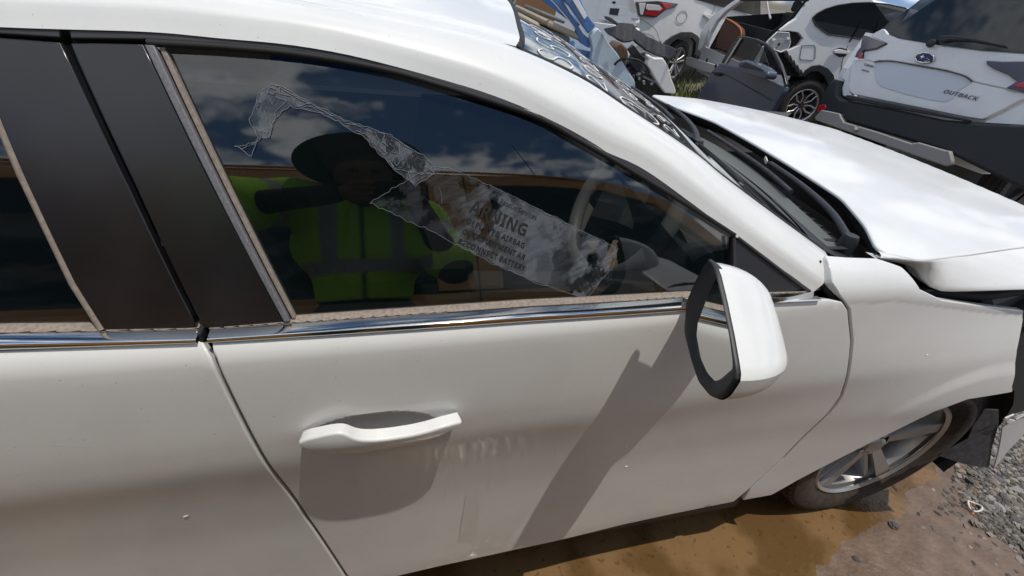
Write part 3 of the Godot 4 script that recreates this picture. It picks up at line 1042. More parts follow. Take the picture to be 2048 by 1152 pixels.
func house(x: float, y: float, off := 0.0) -> Vector3:
	var s := y - BELT
	return Vector3(x, y, -0.045 - 0.36 * s - 0.30 * s * s - 0.027 * pow(maxf(x + 0.5, 0.0), 2.0) + off)


func fender_surface(x: float, v: float) -> Vector3:
	var y0 := line([0.7, 1.0, 1.4, 1.9, 2.4], [0.945, 0.925, 0.85, 0.79, 0.74], x)
	var r := 0.075
	var bump := 0.0
	# the flare line over the wheel
	var dd := Vector2(x - 1.53, v - 0.245).length()
	bump = 0.006 * smoothstep(0.47, 0.42, dd) * smoothstep(1.15, 1.4, x)
	if v <= y0:
		return Vector3(x, v, body_z(x, v) + bump)
	var a := (v - y0) / r
	var a2 := minf(a, 1.45)
	var e := (a - a2) * r
	return Vector3(x, y0 + r * sin(a2) + e * cos(a2), body_z(x, y0) - r * (1.0 - cos(a2)) - e * sin(a2))


func hood_y(x: float, z: float) -> float:
	return 1.012 - 0.055 * pow(maxf((x - 1.05) / 0.95, 0.0), 2.0) - 0.018 * pow((z + 0.8) / 0.65, 2.0) - 0.25 * maxf(x - 2.02, 0.0)


func shield(s: float, t: float) -> Vector3:
	# the windscreen: s from roof to cowl, t from the near pillar to the far one
	var c := pts3("railB")
	var l := PackedFloat32Array([0.0])
	for i in range(1, c.size()):
		l.append(l[i - 1] + c[i].distance_to(c[i - 1]))
	var want := clampf(s, 0.0, 1.0) * l[-1]
	var i := 0
	while i < c.size() - 2 and l[i + 1] < want:
		i += 1
	var a := c[i].lerp(c[i + 1], (want - l[i]) / (l[i + 1] - l[i]))
	var b := Vector3(a.x, a.y, -1.6 - a.z)
	return a.lerp(b, t) + 4.0 * t * (1.0 - t) * Vector3(0.085, 0.012, 0).lerp(Vector3(0.17, -0.03, 0), s)


func strip(x0: float, x1: float, rows: Callable, n: int, side := 1.0) -> MB:
	# rows(x) gives the cross-section at x
	var r := []
	for i in n:
		r.append(rows.call(lerpf(x0, x1, float(i) / (n - 1))))
	return loft(r, side)


func belt_low(x: float) -> float:
	return line([-0.9, -0.43, -0.2236, 0.187, 0.476, 0.676, 0.8], [0.975, 0.969, 0.9642, 0.9616, 0.9576, 0.9550, 0.9503], x)


func belt_high(x: float) -> float:
	return line([-0.9, -0.43, -0.2266, -0.0425, 0.19, 0.483, 0.6845, 0.8], [0.992, 0.984, 0.9745, 0.9764, 0.9774, 0.9715, 0.9620, 0.956], x)


func chrome_section(x: float) -> PackedVector3Array:
	var lo := belt_low(x)
	var hi := lerpf(lo, belt_high(x), 0.77)
	var z0 := body_z(x, lo)
	var z1 := house(x, hi).z
	return PackedVector3Array([Vector3(x, lo - 0.001, z0 - 0.006), Vector3(x, lo, z0 + 0.004), Vector3(x, lo + 0.0015, z0 + 0.0062), Vector3(x, lerpf(lo, hi, 0.35), z0 + 0.0064), Vector3(x, lerpf(lo, hi, 0.70), z0 + 0.0058), Vector3(x, lerpf(lo, hi, 0.84), z0 + 0.0044), Vector3(x, hi - 0.0004, lerpf(z0, z1, 0.42)), Vector3(x, hi, z1 + 0.0045), Vector3(x, hi + 0.001, z1 - 0.006)])


func seal_section(x: float) -> PackedVector3Array:
	var lo := lerpf(belt_low(x), belt_high(x), 0.79)
	var hi := belt_high(x)
	var z := house(x, lo).z
	var z1 := house(x, hi).z
	return PackedVector3Array([Vector3(x, lo - 0.002, z - 0.004), Vector3(x, lo, z + 0.0045), Vector3(x, lerpf(lo, hi, 0.5), z + 0.002), Vector3(x, hi - 0.0015, z1 - 0.003), Vector3(x, hi, z1 - 0.008), Vector3(x, hi - 0.004, z1 - 0.016)])


func flip_y(m: Array) -> Array:
	return m


func sedan() -> void:
	var car := thing("white_sedan", "white sedan in the foreground with tinted windows, a folded-out side mirror and its bonnet sprung", "car", Vector3(0.2, GROUND, -0.8))
	sedan_front_door(car)
	sedan_rear_door(car)
	sedan_fender(car)
	sedan_roof(car)
	sedan_windscreen(car)
	sedan_hood(car)
	var w := wheel(car, Transform3D(Basis(Vector3(1, 0, 0), Vector3(0, 0, 1), Vector3(0, -1, 0)), Vector3(1.53, 0.245, -0.20)), 0.335, 0.228, 0.21, "twist", M["muddy_tyre"], M["alloy_grey"], M["alloy_dark"])
	w.name = "front_wheel"
	for at in [Vector3(1.53, 0.245, -1.40), Vector3(-1.25, 0.245, -0.20), Vector3(-1.25, 0.245, -1.40)]:
		var o := w.duplicate()
		o.name = "wheel"
		car.add_child(o, true)
		o.position = w.position + at - Vector3(1.53, 0.245, -0.20)
	# wheel house behind the tyre
	var mb := MB.new()
	for i in 15:
		var a0 := PI * (i / 15.0) * 1.25 - 0.4
		var a1 := PI * ((i + 1) / 15.0) * 1.25 - 0.4
		var p0 := Vector3(1.53 + cos(a0) * 0.40, 0.245 + sin(a0) * 0.38, 0)
		var p1 := Vector3(1.53 + cos(a1) * 0.40, 0.245 + sin(a1) * 0.38, 0)
		mb.flat([p0 + Vector3(0, 0, -0.075), p1 + Vector3(0, 0, -0.075), p1 + Vector3(0, 0, -0.36), p0 + Vector3(0, 0, -0.36)], Vector3(1.53, 0.245, -0.2) - p0)
	P(car, "wheel_arch_liner", mb, M["deep_black"])
	# sill and underside
	mb = MB.new()
	block(mb, Transform3D(Basis(), Vector3(0.0, 0.165, -0.80)), Vector3(2.0, 0.075, 1.46), 0.02)
	P(car, "sill", mb, M["black_plastic"])
	mb = MB.new()
	block(mb, Transform3D(Basis(), Vector3(0.0, 0.10, -0.80)), Vector3(1.9, 0.10, 1.2), 0.03)
	block(mb, Transform3D(Basis(), Vector3(1.5, 0.42, -0.80)), Vector3(0.9, 0.62, 0.84), 0.05)
	block(mb, Transform3D(Basis(), Vector3(1.62, 0.72, -0.80)), Vector3(0.72, 0.14, 1.20), 0.03)
	P(car, "engine_and_floor", mb, M["deep_black"])
	sedan_interior(car)
	# far flank, so that the body closes
	mb = MB.new()
	var rows := []
	for y in [0.2, 0.45, 0.7, 0.85, 0.94, 0.965]:
		var r := PackedVector3Array()
		for i in 24:
			var x := lerpf(-1.9, 1.9, i / 23.0)
			r.append(Vector3(x, y, -1.6 - body_z(clampf(x, -0.9, 1.6), y)))
		rows.append(r)
	P(car, "far_flank", loft(rows, -1.0), M["white_paint"])
	mb = panel(v2([-0.75, 0.97, 0.72, 0.97, 0.1, 1.27, -0.55, 1.28]), func(x, y): return house(x, y) * Vector3(1, 1, -1) + Vector3(0, 0, -1.6), 0.05, 0.002, 0.004, -1.0)
	P(car, "far_window", mb, M["dark_glass"])
	# tail of the car behind the frame
	mb = MB.new()
	var tail := []
	for q in [[-0.9, 0.2], [-0.9, 0.5], [-0.9, 0.75], [-0.9, 0.93], [-0.9, 0.965]]:
		tail.append(PackedVector3Array([Vector3(-0.9, q[1], body_z(-0.9, q[1])), Vector3(-1.3, q[1], body_z(-0.9, q[1]) - 0.004), Vector3(-1.8, q[1], body_z(-0.9, q[1]) - 0.04), Vector3(-2.2, q[1] * 0.95, -0.16), Vector3(-2.4, q[1] * 0.92 + 0.03, -0.8), Vector3(-2.2, q[1] * 0.95, -1.44), Vector3(-1.9, q[1], -1.56)]))
	P(car, "tail", spline_loft(tail, 40, 12, -1.0), M["white_paint"])
	mb = spline_loft([v3([-0.93, 1.28, -0.29, -1.4, 1.15, -0.27, -2.0, 0.95, -0.2]), v3([-0.93, 1.335, -0.8, -1.45, 1.2, -0.8, -2.2, 0.97, -0.8]), v3([-0.93, 1.28, -1.31, -1.4, 1.15, -1.33, -2.0, 0.95, -1.4])], 16, 16, 1.0)
	P(car, "rear_deck", mb, M["white_paint"])
	mb = panel(v2([-0.93, 0.97, -1.9, 0.95, -1.4, 1.12, -0.93, 1.26]), func(x, y): return house(x, y, -0.01), 0.05, 0.003, 0.01)
	P(car, "rear_quarter", mb, M["white_paint"])


func sedan_front_door(car: Node3D) -> void:
	var lo := v2([-0.2226, 0.9640, -0.2150, 0.9452, -0.1800, 0.668, -0.159, 0.516, -0.115, 0.269, -0.104, 0.212, 0.0, 0.2086, 0.396, 0.207, 0.582, 0.2055, 0.8276, 0.211, 0.930, 0.214, 0.951, 0.2706, 0.9917, 0.4112, 1.0058, 0.5039, 1.0172, 0.590, 1.0160, 0.625, 1.0098, 0.6626, 0.9607, 0.7617, 0.9221, 0.8385, 0.8626, 0.9212, 0.8366, 0.9420, 0.800, 0.9500, 0.6764, 0.9548, 0.476, 0.9574, 0.187, 0.9614, -0.0428, 0.9636])
	var door := P(car, "front_door", panel(lo, door_surface, 0.014, 0.0035, 0.016, 1.0, Rect2(-0.142, 0.735, 0.212, 0.094)), M["white_paint"])
	# handle
	var h := v2([-0.1365, 0.8045, -0.123, 0.814, -0.096, 0.823, -0.078, 0.825, -0.068, 0.820, -0.060, 0.812, -0.049, 0.805, -0.030, 0.800, -0.010, 0.7985, 0.020, 0.799, 0.045, 0.8015, 0.066, 0.805, 0.085, 0.805, 0.103, 0.803, 0.1055, 0.8005, 0.102, 0.796, 0.072, 0.780, 0.026, 0.767, -0.018, 0.762, -0.061, 0.763, -0.102, 0.773, -0.127, 0.786, -0.136, 0.798])
	var hs := func(x, y):
		var c: float = 0.790 - 0.16 * (x - 0.0) * (x - 0.0)
		var e: float = 1.0 - pow(absf(x + 0.016) / 0.125, 3.0)
		return Vector3(x, y, body_z(x, 0.80) + 0.021 + 0.012 * maxf(e, 0.0) - 6.0 * pow(y - c, 2.0) - 0.16 * (0.80 - y))
	P(door, "door_handle", panel(rounded(h, 0.008), hs, 0.0045, 0.0045, 0.020), M["white_paint"])
	var mb := MB.new()
	block(mb, Transform3D(Basis(), Vector3(-0.108, 0.792, body_z(-0.1, 0.8) + 0.004)), Vector3(0.040, 0.022, 0.03), 0.006)
	P(door, "handle_post", mb, M["white_paint"])
	mb = MB.new()
	block(mb, Transform3D(Basis(), Vector3(0.078, 0.787, body_z(0.08, 0.8) + 0.002)), Vector3(0.030, 0.010, 0.02), 0.004)
	P(door, "handle_post", mb, M["white_paint"])
	mb = MB.new()
	for i in 90:
		var x := clampf(rng.randfn(0.115, 0.055), -0.05, 0.26)
		var y := 0.745 - 0.20 * pow(rng.randf(), 1.6)
		var l := 0.001 + (0.055 * pow(rng.randf(), 3.0) if rng.randf() < 0.5 else 0.0)
		var wd := 0.0002 + 0.0004 * rng.randf()
		if x < 0.06 and y > 0.745:
			continue
		var a := body(x, y)
		var b := body(x + rng.randfn(0.0, 0.0003), y - l)
		var o := Vector3(wd, 0, 0)
		var up_ := Vector3(0, 0.0, 0.0004)
		mb.flat([a - o + up_, a + o + up_, b + o + up_, b - o + up_], Vector3(0, 0, 1))
	for s in [[-0.3355, 0.6], [0.47, 0.59], [0.50, 0.50], [1.2, 0.77], [0.35, 0.42]]:
		var a := body(s[0], s[1])
		block(mb, Transform3D(Basis(Vector3(0, 0, 1), rng.randf()), a + Vector3(0, 0, 0.0008)), Vector3(0.007, 0.0022, 0.001), 0.0004)
	var drips := P(door, "dried_drips", mb, M["drip"])
	drips.set_meta("kind", "stuff")
	# chrome waist strip and the dusty glass seal
	P(door, "chrome_strip", strip(-0.2215, 0.772, chrome_section, 60, -1.0), M["chrome"])
	mb = MB.new()
	var cap := chrome_section(-0.2215)
	for i in cap.size() - 2:
		mb.flat([cap[0], cap[i + 1], cap[i + 2]], Vector3(-1, 0, 0))
	P(door, "chrome_end", mb, M["black_trim"])
	P(door, "window_seal", strip(-0.2230, 0.757, seal_section, 60, -1.0), M["dusty_rubber"])
	# glass
	var bl := pts2("bandlow")
	var gp := v2([-0.2440, 1.2735])
	for a in bl:
		if a.x > -0.247:
			gp.append(a + Vector2(0, 0.004))
	gp.append_array(v2([0.60, 1.050, 0.60, 0.952, -0.118, 0.958]))
	P(door, "window_glass", panel(gp, func(x, y): return house(x, y, -0.012), 0.03, 0.0005, 0.004), M["tint_glass"])
	# frame round the glass
	var fp := v2([-0.3185, 1.2800])
	for a in pts2("railA"):
		if a.x > -0.3:
			fp.append(a + Vector2(0, -0.004))
	fp.append_array(v2([0.800, 0.9560, 0.757, 0.9575]))
	for i in range(bl.size() - 1, -1, -1):
		if bl[i].x > -0.30:
			fp.append(bl[i])
	fp.append(Vector2(-0.3185, 1.2690))
	P(door, "window_frame", panel(fp, func(x, y): return house(x, y, 0.002), 0.012, 0.002, 0.022), M["black_trim"])
	var bead := PackedVector3Array()
	for a in bl:
		if a.x > -0.25:
			bead.append(house(a.x, a.y - 0.003, 0.0))
	P(door, "frame_bead", tube(along(bead, 60), 0.0034, 8), M["rubber"])
	P(door, "frame_channel", tube(along(bead, 60).duplicate(), 0.004, 6), M["rubber"])
	# pillar cover with its two edge strips
	P(door, "pillar_cover", panel(v2([-0.3192, 1.2670, -0.2763, 1.134, -0.2290, 0.9722, -0.1365, 0.9765, -0.2515, 1.2710]), func(x, y): return house(x, y, 0.0035), 0.02, 0.0025, 0.012), M["gloss_black"])
	P(door, "pillar_edge", panel(v2([-0.2512, 1.2725, -0.1362, 0.9765, -0.1283, 0.9760, -0.2410, 1.2712]), func(x, y): return house(x, y, 0.0065), 0.012, 0.002, 0.016), M["grey_edge"])
	P(door, "glass_run", panel(v2([-0.2402, 1.2700, -0.1275, 0.9755, -0.1232, 0.9755, -0.2325, 1.2655]), func(x, y): return house(x, y, -0.0015), 0.012, 0.001, 0.012), M["dusty_rubber"])
	# black corner patch ahead of the glass
	P(door, "corner_patch", panel(v2([0.568, 1.061, 0.757, 0.9585, 0.592, 0.9625, 0.579, 1.0]), func(x, y): return house(x, y, -0.002), 0.012, 0.002, 0.014), M["black_plastic"])
	P(door, "division_bar", tube(PackedVector3Array([house(0.564, 1.060, 0.001), house(0.588, 0.962, 0.001)]), 0.003, 6), M["black_trim"])
	mb = panel(v2([0.572, 1.0645, 0.757, 0.9635, 0.750, 0.9620, 0.570, 1.0600]), func(x, y): return house(x, y, 0.003), 0.012, 0.0015, 0.01)
	P(door, "corner_ridge", mb, M["black_trim"])
	sedan_mirror(door)
	sedan_sticker(door)


func sedan_mirror(door: Node3D) -> void:
	var c := Vector3(0.40897, 1.03318, 0.075)
	var n := Vector3(-0.97473, 0, -0.22338)
	var ex := Vector3(-0.22338, 0, 0.97473)
	var ey := Vector3.UP
	var outer := rounded(pts2("mirrorout"), 0.006)
	var inner := pts2("mirrorglass")
	var fr := func(d: float): return func(u, v): return c + ex * u + ey * v + n * d
	# bezel: ring between outline and glass opening, dished
	var k := 72
	var cc := Vector2(0.010, -0.005)
	var ro := ray_poly(outer, cc, k)
	var ri := ray_poly(inner, cc, k)
	var rows := []
	for s in [[0.90, -0.010, 1.0], [1.0, -0.004, 1.012], [1.0, 0.0, 1.012], [1.0, 0.002, 0.985], [0.8, 0.0015, 1.0], [0.35, -0.001, 1.0], [0.0, -0.006, 1.0]]:
		var r := PackedVector3Array()
		for i in k + 1:
			var q := ri[i % k].lerp(ro[i % k], s[0])
			q = cc + (q - cc) * s[2]
			r.append(c + ex * q.x + ey * q.y + n * s[1])
		rows.append(r)
	var m := P(door, "mirror_bezel", loft(rows, 1.0), M["black_plastic"])
	m.name = "mirror_bezel"
	var gl := PackedVector2Array()
	for q in ri:
		gl.append(cc + (q - cc) * 1.03)
	P(door, "mirror_glass", panel(gl, fr.call(-0.005), 0.02, 0.001, 0.003, 1.0), M["mirror_glass"])
	# white shell: the outline drawn forward and rounded in
	rows = []
	for s in 13:
		var t := s / 12.0
		var a := t * PI * 0.5
		var r := PackedVector3Array()
		for i in k + 1:
			var q := ro[i % k]
			var f := pow(cos(a), 0.60) if s < 12 else 0.0
			var o := cc + Vector2(0.004, 0.0) + (q - cc) * f * 0.995
			var d := -0.004 - 0.124 * sin(a)
			r.append(c + ex * o.x + ey * o.y + n * d + Vector3(0, -0.028, -0.050) * (0.55 * sin(a) + 0.45 * (1.0 - cos(a))))
		rows.append(r)
	P(door, "mirror_shell", loft(rows, -1.0), M["white_paint"])
	# foot that joins it to the door
	var foot := []
	for s in 6:
		var t := s / 5.0
		var r := PackedVector3Array()
		var p0 := Vector3(0.515, 1.030, 0.030).lerp(Vector3(0.530, 0.972, body_z(0.5, 0.95) - 0.015), t)
		for i in 13:
			var an := TAU * i / 12.0
			r.append(p0 + Vector3(cos(an) * lerpf(0.055, 0.058, t), sin(an) * lerpf(0.026, 0.014, t), sin(an) * 0.022))
		foot.append(r)
	P(door, "mirror_foot", loft(foot, -1.0), M["white_paint"])
	var lo := MB.new()
	var under := []
	for s in 5:
		var t := s / 4.0
		var r := PackedVector3Array()
		for i in 9:
			var u := lerpf(0.006, 0.068, i / 8.0) + 0.004 * t
			var w := lerpf(-0.008, -0.045, t)
			r.append(c + ex * u + ey * (-0.058 + 0.016 * absf(u - 0.038) / 0.05 - 0.012 * sin(t * PI)) + n * w)
		under.append(r)
	loft(under, 1.0, lo)
	P(door, "mirror_underside", lo, M["black_plastic"])


func ray_poly(poly: PackedVector2Array, c: Vector2, k: int) -> PackedVector2Array:
	var out := PackedVector2Array()
	for i in k:
		var d := Vector2.from_angle(TAU * i / k)
		var best := 0.01
		for j in poly.size():
			var h = Geometry2D.segment_intersects_segment(c, c + d, poly[j], poly[(j + 1) % poly.size()])
			if h != null:
				best = maxf(best, c.distance_to(h))
		out.append(c + d * best)
	return out


func sedan_sticker(door: Node3D) -> void:
	var S := func(x, y): return house(x, y, -0.0095)
	var st := pts2("sticker")
	var m := panel(st, S, 0.02, 0.0004, 0.0008)
	for i in m.uv.size():
		m.uv[i] = Vector2(m.uv[i].x, -m.uv[i].y) * 2.6
	P(door, "airbag_sticker", m, M["sticker_film"], "torn white warning sticker in the window glass")
	m = panel(pts2("film"), S, 0.014, 0.0004, 0.0008)
	for i in m.uv.size():
		m.uv[i] = Vector2(m.uv[i].x, -m.uv[i].y) * 2.6
	P(door, "sticker_backing", m, M["loose_film"], "crumpled clear backing trailing from the sticker")
	# curled outlines of the film
	var fm: Material = M["crease"] if M.has("crease") else mk("crease", lin(0.19, 0.215, 0.24), 0.6)
	var edge := MB.new()
	for src in [[pts2("film"), 0.0004], [st, 0.0003]]:
		var q := PackedVector3Array()
		var poly: PackedVector2Array = dens(src[0], 0.006)
		for i in poly.size() + 1:
			var a := poly[i % poly.size()]
			q.append(house(a.x + rng.randfn(0, 0.0008), a.y + rng.randfn(0, 0.0008), -0.0088))
		tube(q, src[1], 4, edge)
	# folds: the film breaks into facets, some of whose edges catch light
	for part_ in [[pts2("film"), 150, 0.30, 0.020], [st, 60, 0.05, 0.02]]:
		var poly: PackedVector2Array = part_[0]
		var box := Rect2(poly[0], Vector2.ZERO)
		for a in poly:
			box = box.expand(a)
		var seeds := PackedVector2Array()
		while seeds.size() < part_[1]:
			var a := box.position + box.size * Vector2(rng.randf(), rng.randf())
			if Geometry2D.is_point_in_polygon(a, poly):
				seeds.append(a)
		var tri := Geometry2D.triangulate_delaunay(seeds)
		for i in range(0, tri.size(), 3):
			var a := seeds[tri[i]]
			var b := seeds[tri[i + 1]]
			if a.distance_to(b) > part_[3] or rng.randf() > part_[2]:
				continue
			var q := PackedVector3Array()
			for k in 4:
				var c := a.lerp(b, k / 3.0)
				q.append(house(c.x + rng.randfn(0, 0.0004), c.y + rng.randfn(0, 0.0004), -0.0088))
			tube(q, 0.00022 + 0.0003 * rng.randf(), 4, edge)
	var cr := P(door, "film_creases", edge, fm)
	cr.set_meta("kind", "stuff")
	# what is printed on it
	var t := MB.new()
	var dx := Vector2(0.925, -0.38)
	var dy := Vector2(0.38, 0.925)
	lettering(t, "and Rescue Services", false, S, Vector2(0.138, 1.1215), dx, dy, 0.0062, 0.0004)
	lettering(t, "ARNING", true, S, Vector2(0.112, 1.1090), dx, dy, 0.0165, 0.0004)
	lettering(t, "DEPLOYED AIRBAG", true, S, Vector2(0.106, 1.0900), dx, dy, 0.0076, 0.0004)
	lettering(t, "OF DEPLOYMENT AR", true, S, Vector2(0.100, 1.0770), dx, dy, 0.0076, 0.0004)
	lettering(t, "RECONNECT BATTERY", true, S, Vector2(0.094, 1.0640), dx, dy, 0.0076, 0.0004)
	lettering(t, "WA", true, S, Vector2(0.306, 1.0160), dx, dy, 0.0165, 0.0004)
	lettering(t, "NO DE", true, S, Vector2(0.302, 1.0000), dx, dy, 0.0072, 0.0004)
	lettering(t, "DO NOT", true, S, Vector2(0.294, 0.9900), dx, dy, 0.0052, 0.0004)
	P(door, "sticker_print", t, M["black_print"])


func sedan_rear_door(car: Node3D) -> void:
	var lo := v2([-0.2286, 0.9655, -0.2200, 0.9462, -0.1852, 0.668, -0.1642, 0.516, -0.1205, 0.269, -0.1095, 0.212, -0.93, 0.222, -0.93, 0.974, -0.43, 0.968])
	var door := P(car, "rear_door", panel(lo, body, 0.022, 0.0035, 0.016), M["white_paint"])
	P(door, "chrome_strip", strip(-0.93, -0.2335, chrome_section, 30, -1.0), M["chrome"])
	var mb := MB.new()
	block(mb, Transform3D(Basis(), Vector3(-0.2305, 0.9690, house(-0.23, 0.969).z + 0.004)), Vector3(0.005, 0.016, 0.022), 0.0015)
	P(door, "strip_end_cap", mb, M["black_plastic"])
	P(door, "window_seal", strip(-0.93, -0.2345, seal_section, 30, -1.0), M["dusty_rubber"])
	var rs := pts2("rear strip") if O.has("rear strip") else v2([-0.412, 1.266, -0.4017, 1.2438, -0.389, 1.1959, -0.3778, 1.1443, -0.351, 1.032, -0.3329, 0.9781])
	var cv := rs.duplicate()
	cv.append_array(v2([-0.2350, 0.9745, -0.2825, 1.134, -0.3258, 1.2665]))
	P(door, "pillar_cover", panel(cv, func(x, y): return house(x, y, 0.0035), 0.02, 0.0025, 0.012), M["gloss_black"])
	var st := PackedVector3Array()
	for a in rs:
		st.append(house(a.x - 0.002, a.y, 0.002))
	P(door, "glass_run", tube(st, 0.0035, 6), M["dusty_rubber"])
	P(door, "window_frame", panel(v2([-0.3255, 1.2815, -0.3728, 1.2865, -0.93, 1.262, -0.93, 1.242, -0.45, 1.2665, -0.3255, 1.2690]), func(x, y): return house(x, y, 0.002), 0.016, 0.002, 0.022), M["black_trim"])
	P(door, "window_glass", panel(v2([-0.420, 1.268, -0.395, 1.20, -0.328, 0.970, -0.93, 0.985, -0.93, 1.25]), func(x, y): return house(x, y, -0.012), 0.04, 0.0005, 0.004), M["tint_glass"])


func sedan_fender(car: Node3D) -> void:
	var fp := v2([0.962, 0.213, 0.957, 0.2706, 0.9977, 0.4112, 1.0118, 0.5039, 1.0238, 0.590, 1.0228, 0.627, 1.0158, 0.6626, 0.9667, 0.7617, 0.9281, 0.8385, 0.8686, 0.9212, 0.8186, 0.9583, 0.7935, 0.985, 0.797, 1.015])
	fp.append_array(pts2("fendtop"))
	fp.append_array(pts2("fendfront"))
	var ar := pts2("arch")
	ar.reverse()
	fp.append_array(ar)
	fp.append(Vector2(1.06, 0.215))
	var f := P(car, "front_fender", panel(fp, fender_surface, 0.0075, 0.003, 0.016), M["white_paint"])
	# dark gap between pillar and fender
	var g := PackedVector3Array()
	for a in v2([0.785, 1.000, 0.792, 0.975, 0.815, 0.952, 0.862, 0.918, 0.922, 0.836, 0.960, 0.762, 1.008, 0.663]):
		g.append(body(a.x, minf(a.y, 0.95)) + Vector3(0.003, maxf(a.y - 0.95, 0.0), -0.016 - maxf(a.y - 0.95, 0.0) * 0.8))
	P(f, "hinge_shadow_seal", tube(along(g, 40), 0.009, 6), M["deep_black"])
	var mb := MB.new()
	# what is left of the front end: torn arch liner, grey splash shield, white shards
	var sh := func(u, v): return Vector3(u, v, -0.03 + 0.10 * sin((u - 1.6) * 9.0) * 0.25 - (v - 0.4) * 0.2)
	P(f, "splash_shield", panel(v2([1.838, 0.269, 1.733, 0.455, 1.771, 0.497, 1.83, 0.50, 1.93, 0.44, 1.85, 0.344]), sh, 0.02, 0.001, 0.003), M["grey_shield"])
	P(f, "torn_liner", panel(v2([1.60, 0.330, 1.836, 0.266, 1.775, 0.36, 1.735, 0.455, 1.70, 0.51, 1.655, 0.51, 1.650, 0.45, 1.66, 0.40]), func(u, v): return sh.call(u, v) + Vector3(0, 0, -0.012), 0.02, 0.001, 0.003), M["worn_plastic"])
	for s in [[1.704, 0.508, 0.028, 0.5], [1.722, 0.492, 0.030, -0.3], [1.752, 0.508, 0.034, 0.9], [1.79, 0.52, 0.05, 0.3], [1.83, 0.535, 0.045, -0.2]]:
		var o := MB.new()
		block(o, Transform3D(Basis(Vector3(0.2, 0.1, 1).normalized(), s[3]), sh.call(s[0], s[1]) + Vector3(0, 0, 0.012)), Vector3(s[2], 0.014, 0.004), 0.001)
		P(f, "bumper_shard", o, M["white_paint"])
	block(mb, Transform3D(Basis(Vector3(0, 0, 1), 0.25), Vector3(1.90, 0.56, -0.20)), Vector3(0.44, 0.58, 0.16), 0.03)
	block(mb, Transform3D(Basis(Vector3(0, 1, 0), 0.2), Vector3(1.70, 0.80, -0.30)), Vector3(0.50, 0.10, 0.22), 0.02)
	P(f, "headlamp_bay", mb, M["black_plastic"])
	mb = MB.new()
	tube(v3([1.10, 0.90, -0.19, 1.25, 0.865, -0.17, 1.45, 0.85, -0.16, 1.75, 0.83, -0.2]), 0.012, 6, mb)
	tube(v3([1.30, 0.86, -0.24, 1.5, 0.88, -0.22, 1.8, 0.86, -0.26]), 0.016, 6, mb)
	P(f, "wiring_loom", mb, M["rubber"])


